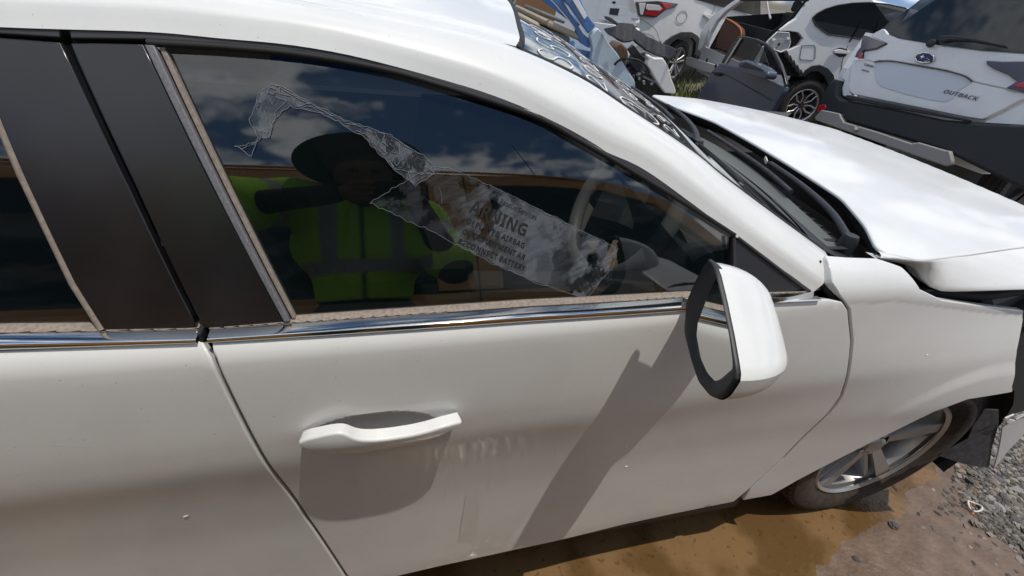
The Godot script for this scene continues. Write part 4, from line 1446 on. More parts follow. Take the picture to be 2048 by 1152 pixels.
func sedan_roof(car: Node3D) -> void:
	var a := PackedVector3Array([house(-0.95, 1.258, 0.004), house(-0.6, 1.280, 0.004)])
	for q in pts2("railA"):
		a.append(house(q.x, q.y, 0.004))
	a.append(house(0.785, 0.966, 0.004))
	var b := PackedVector3Array()
	for q in [[-0.95, 1.258], [-0.6, 1.280], [-0.373, 1.2888], [-0.175, 1.2963], [-0.003, 1.286]]:
		b.append(house(q[0], q[1]) + Vector3(0.0, 0.022, -0.080))
	b.append(house(0.10, 1.270) + Vector3(0.015, 0.032, -0.085))
	b.append_array(pts3("railB"))
	var n := 90
	var ra := along(a, n)
	var rb := along(b, n)
	var rows := []
	for s in [[0.0, -0.012, 0.012], [0.0, -0.002, 0.002], [0.03, 0.005, -0.001], [0.12, 0.0095, 0.0], [0.3, 0.014, 0.0], [0.5, 0.0155, 0.0], [0.7, 0.013, 0.0], [0.88, 0.007, 0.0], [0.97, 0.0015, 0.0], [1.0, -0.004, 0.0]]:
		var r := PackedVector3Array()
		for i in n:
			var d := (rb[i] - ra[i]).normalized()
			var tg := (ra[mini(i + 1, n - 1)] - ra[maxi(i - 1, 0)]).normalized()
			var nn := tg.cross(d).normalized()
			if nn.y < 0:
				nn = -nn
			r.append(ra[i].lerp(rb[i], s[0]) + nn * s[1] - d * s[2])
		rows.append(r)
	var rail := P(car, "roof_pillar_rail", loft(rows, 1.0), M["white_paint"])
	var mb := MB.new()
	var capr := []
	for r in rows:
		capr.append(r[n - 1])
	mb.flat(capr, Vector3(1, -0.4, 0))
	P(rail, "pillar_foot", mb, M["white_edge"])
	# black rubber along the gutter under the rail
	var g := PackedVector3Array()
	for q in a:
		g.append(q + Vector3(0, -0.0035, -0.006))
	P(rail, "gutter_rubber", tube(along(g, 80), 0.004, 6), M["deep_black"])
	# roof skin
	var z0 := -0.274
	var near := v3([-0.95, 1.283, -0.300, -0.6, 1.304, -0.300, -0.373, 1.3125, -0.296, -0.1, 1.312, -0.284, 0.08, 1.302, -0.276, 0.190, 1.291, -0.274])
	var fold := v3([-0.95, 1.296, -0.36, -0.6, 1.317, -0.36, -0.373, 1.325, -0.36, -0.1, 1.325, -0.355, 0.09, 1.315, -0.35, 0.214, 1.302, -0.36])
	var mid := v3([-0.95, 1.325, -0.80, -0.6, 1.345, -0.80, -0.373, 1.353, -0.80, -0.1, 1.352, -0.80, 0.13, 1.340, -0.80, 0.276, 1.323, -0.80])
	var rr := [near, fold, mid]
	for r in [fold, near]:
		var f := PackedVector3Array()
		for q in r:
			f.append(Vector3(q.x, q.y, -1.6 - q.z))
		rr.append(f)
	var roof := P(car, "roof", spline_loft(rr, 50, 50, 1.0), M["white_paint"])
	var fe := PackedVector3Array()
	for r in rr:
		fe.append(r[r.size() - 1] + Vector3(0.004, -0.004, 0))
	P(roof, "front_edge_seal", tube(along(fe, 40), 0.006, 6), M["rubber"])
	var gut := PackedVector3Array()
	for q in near:
		gut.append(q + Vector3(0, -0.003, 0.004))
	P(roof, "roof_ditch", tube(along(gut, 40), 0.004, 6), M["black_trim"])
	# headliner, so that no light comes in
	mb = spline_loft([v3([-0.95, 1.26, -0.32, 0.15, 1.27, -0.31]), v3([-0.95, 1.30, -0.8, 0.22, 1.29, -0.8]), v3([-0.95, 1.26, -1.28, 0.15, 1.27, -1.29])], 12, 12, 1.0)
	P(roof, "headliner", mb, M["interior_black"])
	# far pillar
	var fa := PackedVector3Array()
	for q in pts3("railB"):
		fa.append(Vector3(q.x, q.y, -1.6 - q.z - 0.03))
	P(car, "far_pillar", tube(along(fa, 20), 0.035, 8), M["white_paint"])


const GLYPH := {
	"S": [[0.85, 0.9, 0.5, 1.0, 0.15, 0.85, 0.2, 0.6, 0.7, 0.45, 0.85, 0.2, 0.5, 0.0, 0.05, 0.1]],
	"e": [[0.1, 0.32, 0.75, 0.35, 0.6, 0.6, 0.25, 0.55, 0.1, 0.2, 0.4, 0.0, 0.85, 0.15]],
	"a": [[0.8, 0.55, 0.35, 0.6, 0.1, 0.3, 0.3, 0.0, 0.7, 0.2, 0.8, 0.55, 0.8, 0.1, 1.0, 0.0]],
	"5": [[0.85, 1.0, 0.3, 1.0, 0.2, 0.55, 0.6, 0.6, 0.85, 0.3, 0.55, 0.0, 0.1, 0.1]],
	"9": [[0.8, 0.75, 0.5, 1.0, 0.15, 0.8, 0.35, 0.5, 0.8, 0.7, 0.75, 0.3, 0.5, 0.0]],
	"2": [[0.1, 0.8, 0.45, 1.0, 0.8, 0.75, 0.4, 0.3, 0.05, 0.0, 0.95, 0.05]],
	"0": [[0.5, 1.0, 0.15, 0.7, 0.2, 0.2, 0.5, 0.0, 0.85, 0.3, 0.8, 0.8, 0.5, 1.0]],
	"4": [[0.45, 1.0, 0.1, 0.4, 0.9, 0.45], [0.75, 0.9, 0.6, 0.0]],
	"1": [[0.3, 0.8, 0.55, 1.0, 0.5, 0.0]],
	"6": [[0.75, 0.95, 0.3, 0.7, 0.15, 0.25, 0.45, 0.0, 0.8, 0.2, 0.6, 0.5, 0.2, 0.35]],
	"N": [[0.1, 0.0, 0.2, 1.0, 0.75, 0.05, 0.9, 1.0]],
	"I": [[0.5, 1.0, 0.45, 0.0]],
	"A": [[0.05, 0.0, 0.5, 1.0, 0.9, 0.0], [0.2, 0.35, 0.8, 0.38]],
	"B": [[0.15, 0.0, 0.2, 1.0, 0.7, 0.85, 0.25, 0.55, 0.8, 0.35, 0.6, 0.02, 0.15, 0.0]],
	"u": [[0.15, 0.6, 0.2, 0.1, 0.5, 0.0, 0.8, 0.3, 0.85, 0.6, 0.9, 0.0]],
	"l": [[0.4, 1.0, 0.45, 0.0]],
	"t": [[0.5, 0.9, 0.5, 0.1, 0.75, 0.0], [0.2, 0.6, 0.85, 0.62]],
	"i": [[0.5, 0.6, 0.5, 0.0]],
	"m": [[0.1, 0.0, 0.15, 0.6, 0.4, 0.5, 0.45, 0.0, 0.5, 0.55, 0.75, 0.55, 0.85, 0.0]],
	"O": [[0.5, 1.0, 0.0, 0.8, -0.15, 0.3, 0.2, -0.1, 0.75, -0.05, 1.05, 0.4, 0.9, 0.85, 0.5, 1.0]],
}


func scrawl(root: Node, text: String, s0: float, ds: float, t0: float, dt: float, slant: float, r: float) -> void:
	var t := t0
	for c in text:
		if c == " ":
			t += dt * 0.6
			continue
		var mb := MB.new()
		var w := dt * (0.5 if c in ["1", "I", "l", "i"] else 0.80)
		var first := true
		for stroke in GLYPH[c]:
			var q := PackedVector3Array()
			var up_ := Vector3.UP
			for i in range(0, stroke.size(), 2):
				var u: float = stroke[i] + slant * stroke[i + 1]
				var ss: float = s0 + ds * (1.0 - stroke[i + 1])
				var tt := t + w * u
				var p0 := shield(ss, tt)
				var nn := (shield(ss + 0.01, tt) - shield(ss - 0.01, tt)).cross(shield(ss, tt - 0.01) - shield(ss, tt + 0.01)).normalized()
				if nn.y < 0:
					nn = -nn
				up_ = nn
				q.append(p0 + nn * 0.0011)
			var sm := along(q, q.size() * 4)
			var rad := []
			for i in sm.size():
				rad.append(r * (0.7 + 0.6 * rng.randf()))
			tube(sm, rad, 8, mb, 0.30, up_)
		P(root, "marker_letter", mb, M["white_marker"])
		t += dt


func sedan_windscreen(car: Node3D) -> void:
	var rows := []
	for j in 65:
		var r := PackedVector3Array()
		for i in 81:
			r.append(shield(i / 80.0, j / 64.0))
		rows.append(r)
	var mb := loft(rows, 1.0)
	var up := 0.0
	for a in mb.n:
		up += a.y
	if up < 0:
		mb = loft(rows, -1.0)
	var ws := P(car, "windscreen", mb, M["clear_glass"])
	for l in [["S592", 0.035, 0.085, 0.020, 0.085, -0.1], ["2024 NIS", 0.155, 0.055, 0.016, 0.070, -0.2], ["6011", 0.285, 0.045, 0.115, 0.075, -0.2], ["29 Bulti", 0.392, 0.045, 0.040, 0.058, -0.2]]:
		scrawl(ws, l[0], l[1], l[2], l[3], l[4], l[5], 0.0021)
	scrawl(ws, "O", 0.250, 0.105, 0.018, 0.075, -0.2, 0.0023)
	scrawl(ws, "1", 0.280, 0.050, 0.040, 0.055, -0.1, 0.0021)
	# rubber along the pillar, dark band along the bottom
	P(ws, "pillar_seal", tube(along(pts3("railB"), 40), 0.004, 6), M["rubber"])
	var low := []
	for s in [0.95, 1.0]:
		var r := PackedVector3Array()
		for i in 33:
			r.append(shield(s, i / 32.0) + Vector3(0.001, 0.0015, 0))
		low.append(r)
	P(ws, "bottom_band", loft(low, -1.0), M["black_plastic"])
	# cowl tray with grille, wipers
	rows = []
	for q in [[0.0, 0.004], [0.04, -0.012], [0.10, -0.03], [0.2, -0.06], [0.32, -0.10]]:
		var r := PackedVector3Array()
		for i in 33:
			r.append(shield(1.0, i / 32.0) + Vector3(q[0], q[1] - 0.004, 0))
		rows.append(r)
	var cowl := P(car, "cowl", loft(rows, -1.0), M["black_plastic"])
	mb = MB.new()
	for i in 30:
		var a := shield(1.0, (i + 1) / 32.0) + Vector3(0.07, -0.02, 0)
		block(mb, Transform3D(Basis(), a), Vector3(0.06, 0.004, 0.012), 0.001)
	var sl := P(cowl, "cowl_slats", mb, M["rubber"])
	sl.set_meta("kind", "stuff")
	for d in [0.0, -0.62]:
		var k := Vector3(0, 0, d)
		var wp := P(car, "wiper", tube(along(v3([0.985, 0.985, -0.22, 1.045, 0.993, -0.34, 1.095, 0.994, -0.50, 1.120, 0.994, -0.66]), 20), 0.011, 6, null, 0.6, Vector3.UP), M["black_plastic"])
		wp.position += k
		P(wp, "blade", tube(along(v3([1.030, 0.990, -0.46, 1.062, 0.992, -0.60, 1.080, 0.994, -0.78, 1.09, 0.995, -0.95]), 20), 0.007, 6), M["worn_plastic"])
		P(wp, "pivot", lathe(v2([0.0, 0.012, 0.014, 0.012, 0.018, 0.0, 0.018, -0.04]), Transform3D(Basis(), Vector3(0.985, 0.985, -0.22)), 20), M["black_plastic"])


func sedan_hood(car: Node3D) -> void:
	var rear := pts2("hoodrear")
	var poly := v2([1.066, -0.123, 1.12, -0.127, 1.245, -0.142, 1.49, -0.18, 1.8, -0.23, 2.08, -0.32, 2.2, -0.5, 2.25, -0.8, 2.2, -1.1, 2.0, -1.30, 1.65, -1.44, 1.4, -1.50, 1.13, -1.46])
	rear.reverse()
	poly.append_array(rear)
	var hs := func(x, z): return Vector3(x, hood_y(x, z), z)
	var m := panel(rounded(poly, 0.03), hs, 0.03, 0.005, 0.007, -1.0)
	var hood := P(car, "bonnet", m, M["white_paint"])
	var crease := v3([0.993, 0.994, -0.160, 1.030, 0.9935, -0.138, 1.066, 0.9925, -0.1215, 1.12, 0.991, -0.1245, 1.18, 0.991, -0.132, 1.245, 0.991, -0.139, 1.49, 0.984, -0.177, 1.9, 0.955, -0.250])
	for i in crease.size():
		crease[i].y = hood_y(crease[i].x, crease[i].z) - 0.001
	var e0 := pts3("hoodE0")
	e0.append_array(v3([1.60, 0.922, -0.09, 1.95, 0.87, -0.17]))
	var c1 := along(crease, 40)
	var c2 := along(e0, 40)
	var rows := []
	for s in [[0.0, 0.0], [0.15, 0.004], [0.5, 0.007], [0.85, 0.004], [1.0, 0.0]]:
		var r := PackedVector3Array()
		for i in 40:
			r.append(c1[i].lerp(c2[i], s[0]) + Vector3(0, 0.3, 1).normalized() * s[1])
		rows.append(r)
	for q in [Vector3(0, -0.004, -0.002), Vector3(0.0, -0.004, -0.03)]:
		var r := PackedVector3Array()
		for i in 40:
			r.append(c2[i] + q)
		rows.append(r)
	P(hood, "bonnet_flank", loft(rows, -1.0), M["white_paint"])
	# dark inner frame below the rear edge
	var lip := []
	for q in [Vector3(0.001, -0.006, 0), Vector3(0.006, -0.028, 0), Vector3(0.10, -0.06, 0), Vector3(0.3, -0.09, 0)]:
		var r := PackedVector3Array()
		for a in pts2("hoodrear"):
			r.append(Vector3(a.x, hood_y(a.x, a.y), a.y) + q)
		lip.append(along(r, 30))
	P(hood, "inner_lip", loft(lip, 1.0), M["deep_black"])
	var st := MB.new()
	block(st, Transform3D(Basis(Vector3(0, 1, 0), 1.0), Vector3(1.140, hood_y(1.14, -0.72) - 0.022, -0.70)), Vector3(0.05, 0.012, 0.004), 0.001)
	P(hood, "sticker", st, M["pale_plastic"])


func sedan_interior(car: Node3D) -> void:
	var rows := [v3([0.60, 0.80, -0.20, 0.60, 0.82, -0.8, 0.60, 0.80, -1.4]), v3([0.58, 0.93, -0.20, 0.57, 0.93, -0.8, 0.58, 0.93, -1.4]), v3([0.62, 0.972, -0.20, 0.61, 0.975, -0.8, 0.62, 0.972, -1.4]), v3([0.75, 0.985, -0.20, 0.75, 0.99, -0.8, 0.75, 0.985, -1.4]), v3([0.98, 0.965, -0.22, 1.08, 0.975, -0.8, 0.98, 0.965, -1.38])]
	var dash := P(car, "dashboard", spline_loft(rows, 30, 24, -1.0), M["dash_grey"])
	var mb := spline_loft([v3([0.61, 0.90, -0.20, 0.60, 0.955, -0.23, 0.595, 0.985, -0.34, 0.60, 0.985, -0.55, 0.61, 0.95, -0.66]), v3([0.68, 0.93, -0.18, 0.68, 0.985, -0.22, 0.68, 1.015, -0.34, 0.68, 1.012, -0.55, 0.68, 0.97, -0.68]), v3([0.78, 0.94, -0.18, 0.78, 0.98, -0.22, 0.79, 1.005, -0.34, 0.79, 1.003, -0.55, 0.78, 0.97, -0.68])], 16, 10, 1.0)
	P(dash, "instrument_hood", mb, M["dash_grey"])
	var xf := basis_y(Vector3(-0.90, 0.44, 0), Vector3(0.545, 0.945, -0.45))
	var ring := PackedVector3Array()
	for i in 41:
		var a := TAU * i / 40.0
		ring.append(xf * Vector3(cos(a) * 0.175, 0, sin(a) * 0.175))
	var sw := P(car, "steering_wheel", tube(ring, 0.019, 10), M["wheel_rim_grey"])
	mb = MB.new()
	block(mb, xf * Transform3D(Basis(), Vector3(0, 0.01, 0)), Vector3(0.12, 0.05, 0.14), 0.02)
	P(sw, "hub", mb, M["dash_grey"])
	mb = MB.new()
	tube(PackedVector3Array([xf * Vector3(-0.17, 0, 0), xf * Vector3(0.17, 0, 0)]), 0.016, 6, mb)
	tube(PackedVector3Array([xf * Vector3(0, 0, 0.17), xf * Vector3(0, 0, 0)]), 0.016, 6, mb)
	P(sw, "spokes", mb, M["interior_black"])
	for z in [-0.42, -1.18]:
		var s := MB.new()
		block(s, Transform3D(Basis(Vector3(0, 0, 1), 0.34), Vector3(-0.30, 0.66, z)), Vector3(0.12, 0.54, 0.46), 0.05)
		block(s, Transform3D(Basis(), Vector3(0.06, 0.42, z)), Vector3(0.50, 0.14, 0.48), 0.05)
		P(car, "seat", s, M["interior_black"])
	mb = MB.new()
	block(mb, Transform3D(Basis(), Vector3(0.0, 0.30, -0.8)), Vector3(1.9, 0.04, 1.36), 0.01)
	block(mb, Transform3D(Basis(), Vector3(-0.9, 0.70, -0.8)), Vector3(0.1, 0.8, 1.36), 0.03)
	block(mb, Transform3D(Basis(), Vector3(-0.1, 0.62, -0.135)), Vector3(1.6, 0.60, 0.05), 0.01)
	block(mb, Transform3D(Basis(), Vector3(0.0, 0.62, -1.465)), Vector3(1.8, 0.62, 0.05), 0.01)
	P(car, "cabin_lining", mb, M["interior_black"])
	mb = MB.new()
	block(mb, Transform3D(Basis(Vector3(0, 1, 0), -0.05), Vector3(0.36, 0.93, -0.165)), Vector3(0.46, 0.03, 0.06), 0.012)
	P(car, "door_capping", mb, M["dash_grey"])


# ------------------------------------------------------------------ yard
func shore(x: float, z: float, f: FastNoiseLite) -> float:
	# metres inside the puddle
	var w := 0.05 * f.get_noise_2d(z * 60.0, x * 60.0) + 0.025 * f.get_noise_2d(z * 300.0, x * 300.0)
	var a := (1.66 - x - 5.0 * z if z > -0.03 else 1.66 + 0.15 - 2.4 * (z + 0.03) - x) / (5.0 if z > -0.03 else 2.4) + w
	var b := z + 1.9
	var d := x + 4.5
	return minf(a, minf(b, d))


func gravel_edge(x: float, z: float, f: FastNoiseLite) -> float:
	# metres from the mud into the gravel
	return x - (2.0 - 0.9 * minf(z, 0.0)) + 0.10 * f.get_noise_2d(z * 90.0, x * 30.0) + 0.06 * f.get_noise_2d(z * 400.0, x * 400.0)


func ground_y(x: float, z: float, f: FastNoiseLite) -> float:
	var r := Vector2(x - 1.0, z + 1.0).length()
	var y := GROUND + lerpf(0.012, -0.018, smoothstep(-0.16, 0.16, shore(x, z, f)))
	y += 0.004 * f.get_noise_2d(x * 130.0, z * 130.0) + 0.003 * f.get_noise_2d(x * 500.0, z * 500.0) + 0.008 * smoothstep(0.0, 0.5, gravel_edge(x, z, f))
	y += 0.006 * maxf(r - 3.0, 0.0) * (1.0 if r < 9.0 else 9.0 / r)
	return y


func ground() -> void:
	var f := FastNoiseLite.new()
	f.seed = 77
	f.frequency = 0.02
	f.fractal_octaves = 3
	var xs := PackedFloat32Array()
	var zs := PackedFloat32Array()
	var x := -60.0
	while x < 90.0:
		xs.append(x)
		x += 0.018 if x > 0.9 and x < 2.4 else 0.03 if x > 0.6 and x < 3.2 else 0.14 if x > -3.0 and x < 7.0 else 6.0
	var z := -90.0
	while z < 50.0:
		zs.append(z)
		z += 0.018 if z > -0.36 and z < 0.3 else 0.03 if z > -0.9 and z < 0.7 else 0.14 if z > -9.0 and z < 3.0 else 5.0
	var mb := MB.new()
	for zz in zs:
		for xx in xs:
			var y := ground_y(xx, zz, f)
			var nn := Vector3(ground_y(xx - 0.03, zz, f) - ground_y(xx + 0.03, zz, f), 0.06, ground_y(xx, zz - 0.03, f) - ground_y(xx, zz + 0.03, f)).normalized()
			mb.p(Vector3(xx, y, zz), nn)
			var wet := (1.0 - smoothstep(-0.05, 0.35, gravel_edge(xx, zz, f))) * smoothstep(-3.5, -1.5, zz)
			mb.col.append(Color(1, 1, 1).lerp(Color(1.05, 0.72, 0.50), wet))
	var nx := xs.size()
	for j in zs.size() - 1:
		for i in nx - 1:
			var k := j * nx + i
			mb.q(k, k + 1, k + nx + 1, k + nx)
	var mud := MB.new()
	var key := {}
	for j in zs.size() - 1:
		for i in nx - 1:
			if xs[i] < 0.6 or xs[i] > 2.6 or zs[j] < -0.9 or zs[j] > 0.68:
				continue
			if gravel_edge(xs[i], zs[j], f) > 0.10:
				continue
			var four := []
			for q in [j * nx + i, j * nx + i + 1, (j + 1) * nx + i + 1, (j + 1) * nx + i]:
				if not key.has(q):
					key[q] = mud.p(mb.v[q] + Vector3(0, 0.004, 0), mb.n[q])
				four.append(key[q])
			mud.q(four[0], four[1], four[2], four[3])
	structure("mud", mud, M["wet_mud"])
	M["gravel_ground"].vertex_color_use_as_albedo = true
	structure("ground", mb, M["gravel_ground"])
	# the brown puddle the car stands in
	mb = MB.new()
	mb.flat([Vector3(-4.6, GROUND, -2.2), Vector3(2.6, GROUND, -2.2), Vector3(2.6, GROUND, 0.6), Vector3(-4.6, GROUND, 0.6)], Vector3.UP)
	structure("puddle_water", mb, M["muddy_water"])
	# gravel
	var kinds := []
	for k in 4:
		kinds.append(rock(k + 3, 0.65).mesh())
	for k in 4:
		var mm := MultiMesh.new()
		mm.transform_format = MultiMesh.TRANSFORM_3D
		mm.use_colors = true
		mm.mesh = kinds[k]
		var where := []
		var tint := []
		var tries := 0
		while where.size() < 7500 and tries < 90000:
			tries += 1
			var px := 1.8 + (1.3 if rng.randf() < 0.7 else 4.0) * rng.randf()
			var pz := -0.75 + 1.25 * rng.randf()
			var s := gravel_edge(px, pz, f)
			if shore(px, pz, f) > -0.02 or (s < 0.0 and rng.randf() > 0.05 + 0.40 * smoothstep(-0.25, 0.0, s)):
				continue
			if rng.randf() > 0.12 + 0.88 * smoothstep(0.0, 0.30, s):
				continue
			var sz := 0.003 + 0.0095 * pow(rng.randf(), 2.4) + (0.010 if rng.randf() < 0.03 else 0.0)
			var b := Basis.from_euler(Vector3(rng.randfn(0, 0.3), rng.randf() * TAU, rng.randfn(0, 0.3))).scaled(Vector3(sz, sz * 0.75, sz) * 1.0)
			where.append(Transform3D(b, Vector3(px, ground_y(px, pz, f) + sz * 0.25, pz)))
			var g := 0.06 + 0.22 * pow(rng.randf(), 1.8)
			var warm := rng.randf()
			tint.append(Color(g * (1.0 + 0.16 * warm), g, g * (1.0 - 0.20 * warm)))
		mm.instance_count = where.size()
		for i in where.size():
			mm.set_instance_transform(i, where[i])
			mm.set_instance_color(i, tint[i])
		var o := MultiMeshInstance3D.new()
		o.name = numbered("gravel")
		o.multimesh = mm
		o.material_override = M["stone"]
		add_child(o, true)
		o.set_meta("kind", "stuff")
	# single stones in the mud
	var labels := ["dark grey stone lying in the brown puddle nearest the front tyre", "small dark stone at the wet edge of the puddle", "smooth grey pebble at the bottom edge of the puddle"]
	var st := pts2("stones")
	var dims := [0.022, 0.014, 0.013]
	for i in 3:
		var mb2 := rock(20 + i, 0.6)
		for k in mb2.v.size():
			mb2.v[k] *= dims[i]
			mb2.col.append(Color(0.085, 0.08, 0.08))
		var o := MeshInstance3D.new()
		o.name = numbered("stone")
		o.mesh = mb2.mesh()
		o.material_override = M["stone"]
		o.position = Vector3(st[i].x, GROUND + dims[i] * 0.2, st[i].y)
		o.rotation.y = i * 1.3
		add_child(o, true)
		tag(o, labels[i], "stone", "loose stones in the puddle")
	# grass behind the wreck
	var gm := MultiMesh.new()
	gm.transform_format = MultiMesh.TRANSFORM_3D
	gm.use_colors = true
	var bl := MB.new()
	bl.p(Vector3(-0.006, 0, 0), Vector3(0, 0.3, 1).normalized())
	bl.p(Vector3(0.006, 0, 0), Vector3(0, 0.3, 1).normalized())
	bl.p(Vector3(0.004, 0.06, -0.01), Vector3(0, 0.3, 1).normalized())
	bl.p(Vector3(0.0, 0.11, -0.035), Vector3(0, 0.3, 1).normalized())
	bl.t(0, 1, 2)
	bl.t(0, 2, 3)
	gm.mesh = bl.mesh()
	gm.instance_count = 2600
	for i in 2600:
		var p := Vector3(5.2, 0, -6.2) + Vector3(rng.randfn(0, 0.75), 0, rng.randfn(0, 0.6))
		if i > 1500:
			p = Vector3(3.5 + rng.randf() * 6.0, 0, -9.0 + rng.randf() * 5.0)
		p.y = ground_y(p.x, p.z, f)
		gm.set_instance_transform(i, Transform3D(Basis.from_euler(Vector3(rng.randfn(0, 0.4), rng.randf() * TAU, 0)).scaled(Vector3.ONE * (0.6 + rng.randf())), p))
		var y := rng.randf()
		gm.set_instance_color(i, Color(0.9 + 1.2 * y, 1.1 + 0.6 * y, 0.8))
	var go := MultiMeshInstance3D.new()
	go.name = "grass"
	go.multimesh = gm
	go.material_override = M["leaf"]
	add_child(go, true)
	go.set_meta("kind", "stuff")


func rock(seed_: int, flat: float) -> MB:
	var r := RandomNumberGenerator.new()
	r.seed = seed_ * 71
	var cuts := []
	for i in 9:
		var d := Vector3(r.randfn(), r.randfn(), r.randfn()).normalized()
		cuts.append([d, 0.62 + 0.35 * r.randf()])
	var mb := MB.new()
	var grid := []
	for j in 6:
		var row := []
		var lat := PI * (j / 5.0 - 0.5)
		for i in 8:
			var lon := TAU * i / 8.0 + j * 0.4
			var d := Vector3(cos(lat) * cos(lon), sin(lat), cos(lat) * sin(lon))
			var l := 1.1
			for c in cuts:
				var k: float = d.dot(c[0])
				if k > 0.05:
					l = minf(l, c[1] / k)
			row.append(d * l * Vector3(1.15, flat, 0.9))
		grid.append(row)
	for j in 5:
		for i in 8:
			var a: Vector3 = grid[j][i]
			var b: Vector3 = grid[j][(i + 1) % 8]
			var c: Vector3 = grid[j + 1][(i + 1) % 8]
			var d: Vector3 = grid[j + 1][i]
			mb.flat([a, b, c], a + b + c)
			mb.flat([a, c, d], a + c + d)
	return mb


# ------------------------------------------------------------------ things beyond the sedan
func plane_at(o: Vector3, ex: Vector3, ey: Vector3, n: Vector3, off := 0.0, bulge := 0.0) -> Callable:
	return func(u, v): return o + ex * u + ey * v + n * (off - bulge * u * u)


func plate(root: Node, called: String, outline, fr: Array, off: float, m: Material, sp := 0.06, rad := 0.006, dep := 0.04, bulge := 0.0, label := "") -> MeshInstance3D:
	var pl: PackedVector2Array = pts2(outline) if outline is String else outline
	var side := signf((fr[1] as Vector3).cross(fr[2]).dot(fr[3]))
	return P(root, called, panel(pl, plane_at(fr[0], fr[1], fr[2], fr[3], off, bulge), sp, rad, dep, side), m, label)


# a closed hull: side profile (along, up) drawn across the width
func hull(profile: PackedVector2Array, fr: Array, w0: float, w1: float, lean := 0.0) -> MB:
	var mb := MB.new()
	var k := profile.size()
	var ymin := 99.0
	for q in profile:
		ymin = minf(ymin, q.y)
	var near := []
	var far := []
	for q in profile:
		var l := lean * maxf(q.y - 0.85, 0.0)
		near.append((fr[0] as Vector3) + fr[1] * q.x + fr[2] * q.y - fr[3] * (w0 + l))
		far.append((fr[0] as Vector3) + fr[1] * q.x + fr[2] * q.y - fr[3] * (w1 - l))
	var c2 := Vector2.ZERO
	for q in profile:
		c2 += q / k
	for i in k:
		var j := (i + 1) % k
		var m2 := (profile[i] + profile[j]) * 0.5 - c2
		var e := profile[j] - profile[i]
		var o2 := Vector2(e.y, -e.x)
		if o2.dot(m2) < 0:
			o2 = -o2
		mb.flat([near[i], near[j], far[j], far[i]], fr[1] * o2.x + fr[2] * o2.y)
	var tri := Geometry2D.triangulate_polygon(profile)
	for i in range(0, tri.size(), 3):
		mb.flat([near[tri[i]], near[tri[i + 1]], near[tri[i + 2]]], fr[3])
		mb.flat([far[tri[i]], far[tri[i + 1]], far[tri[i + 2]]], -fr[3])
	return mb


func axle(fr: Array, u: float, v: float, depth: float) -> Transform3D:
	var y: Vector3 = fr[3]
	var at: Vector3 = fr[0] + fr[1] * u + fr[2] * v - fr[3] * depth
	var x: Vector3 = fr[1]
	return Transform3D(Basis(x, y, x.cross(y)), at)


func outline_tube(root: Node, called: String, outline, fr: Array, off: float, r: float, m: Material) -> MeshInstance3D:
	var pl: PackedVector2Array = pts2(outline) if outline is String else outline
	var q := PackedVector3Array()
	for i in pl.size() + 1:
		var a := pl[i % pl.size()]
		q.append(fr[0] + fr[1] * a.x + fr[2] * a.y + fr[3] * off)
	return P(root, called, tube(q, r, 5), m)


func seam(root: Node, pts: Array, fr: Array, off: float, r := 0.003) -> void:
	var q := PackedVector3Array()
	for a in v2(pts):
		q.append(fr[0] + fr[1] * a.x + fr[2] * a.y + fr[3] * off)
	P(root, "panel_gap", tube(along(q, 16), r, 5), M["deep_black"])


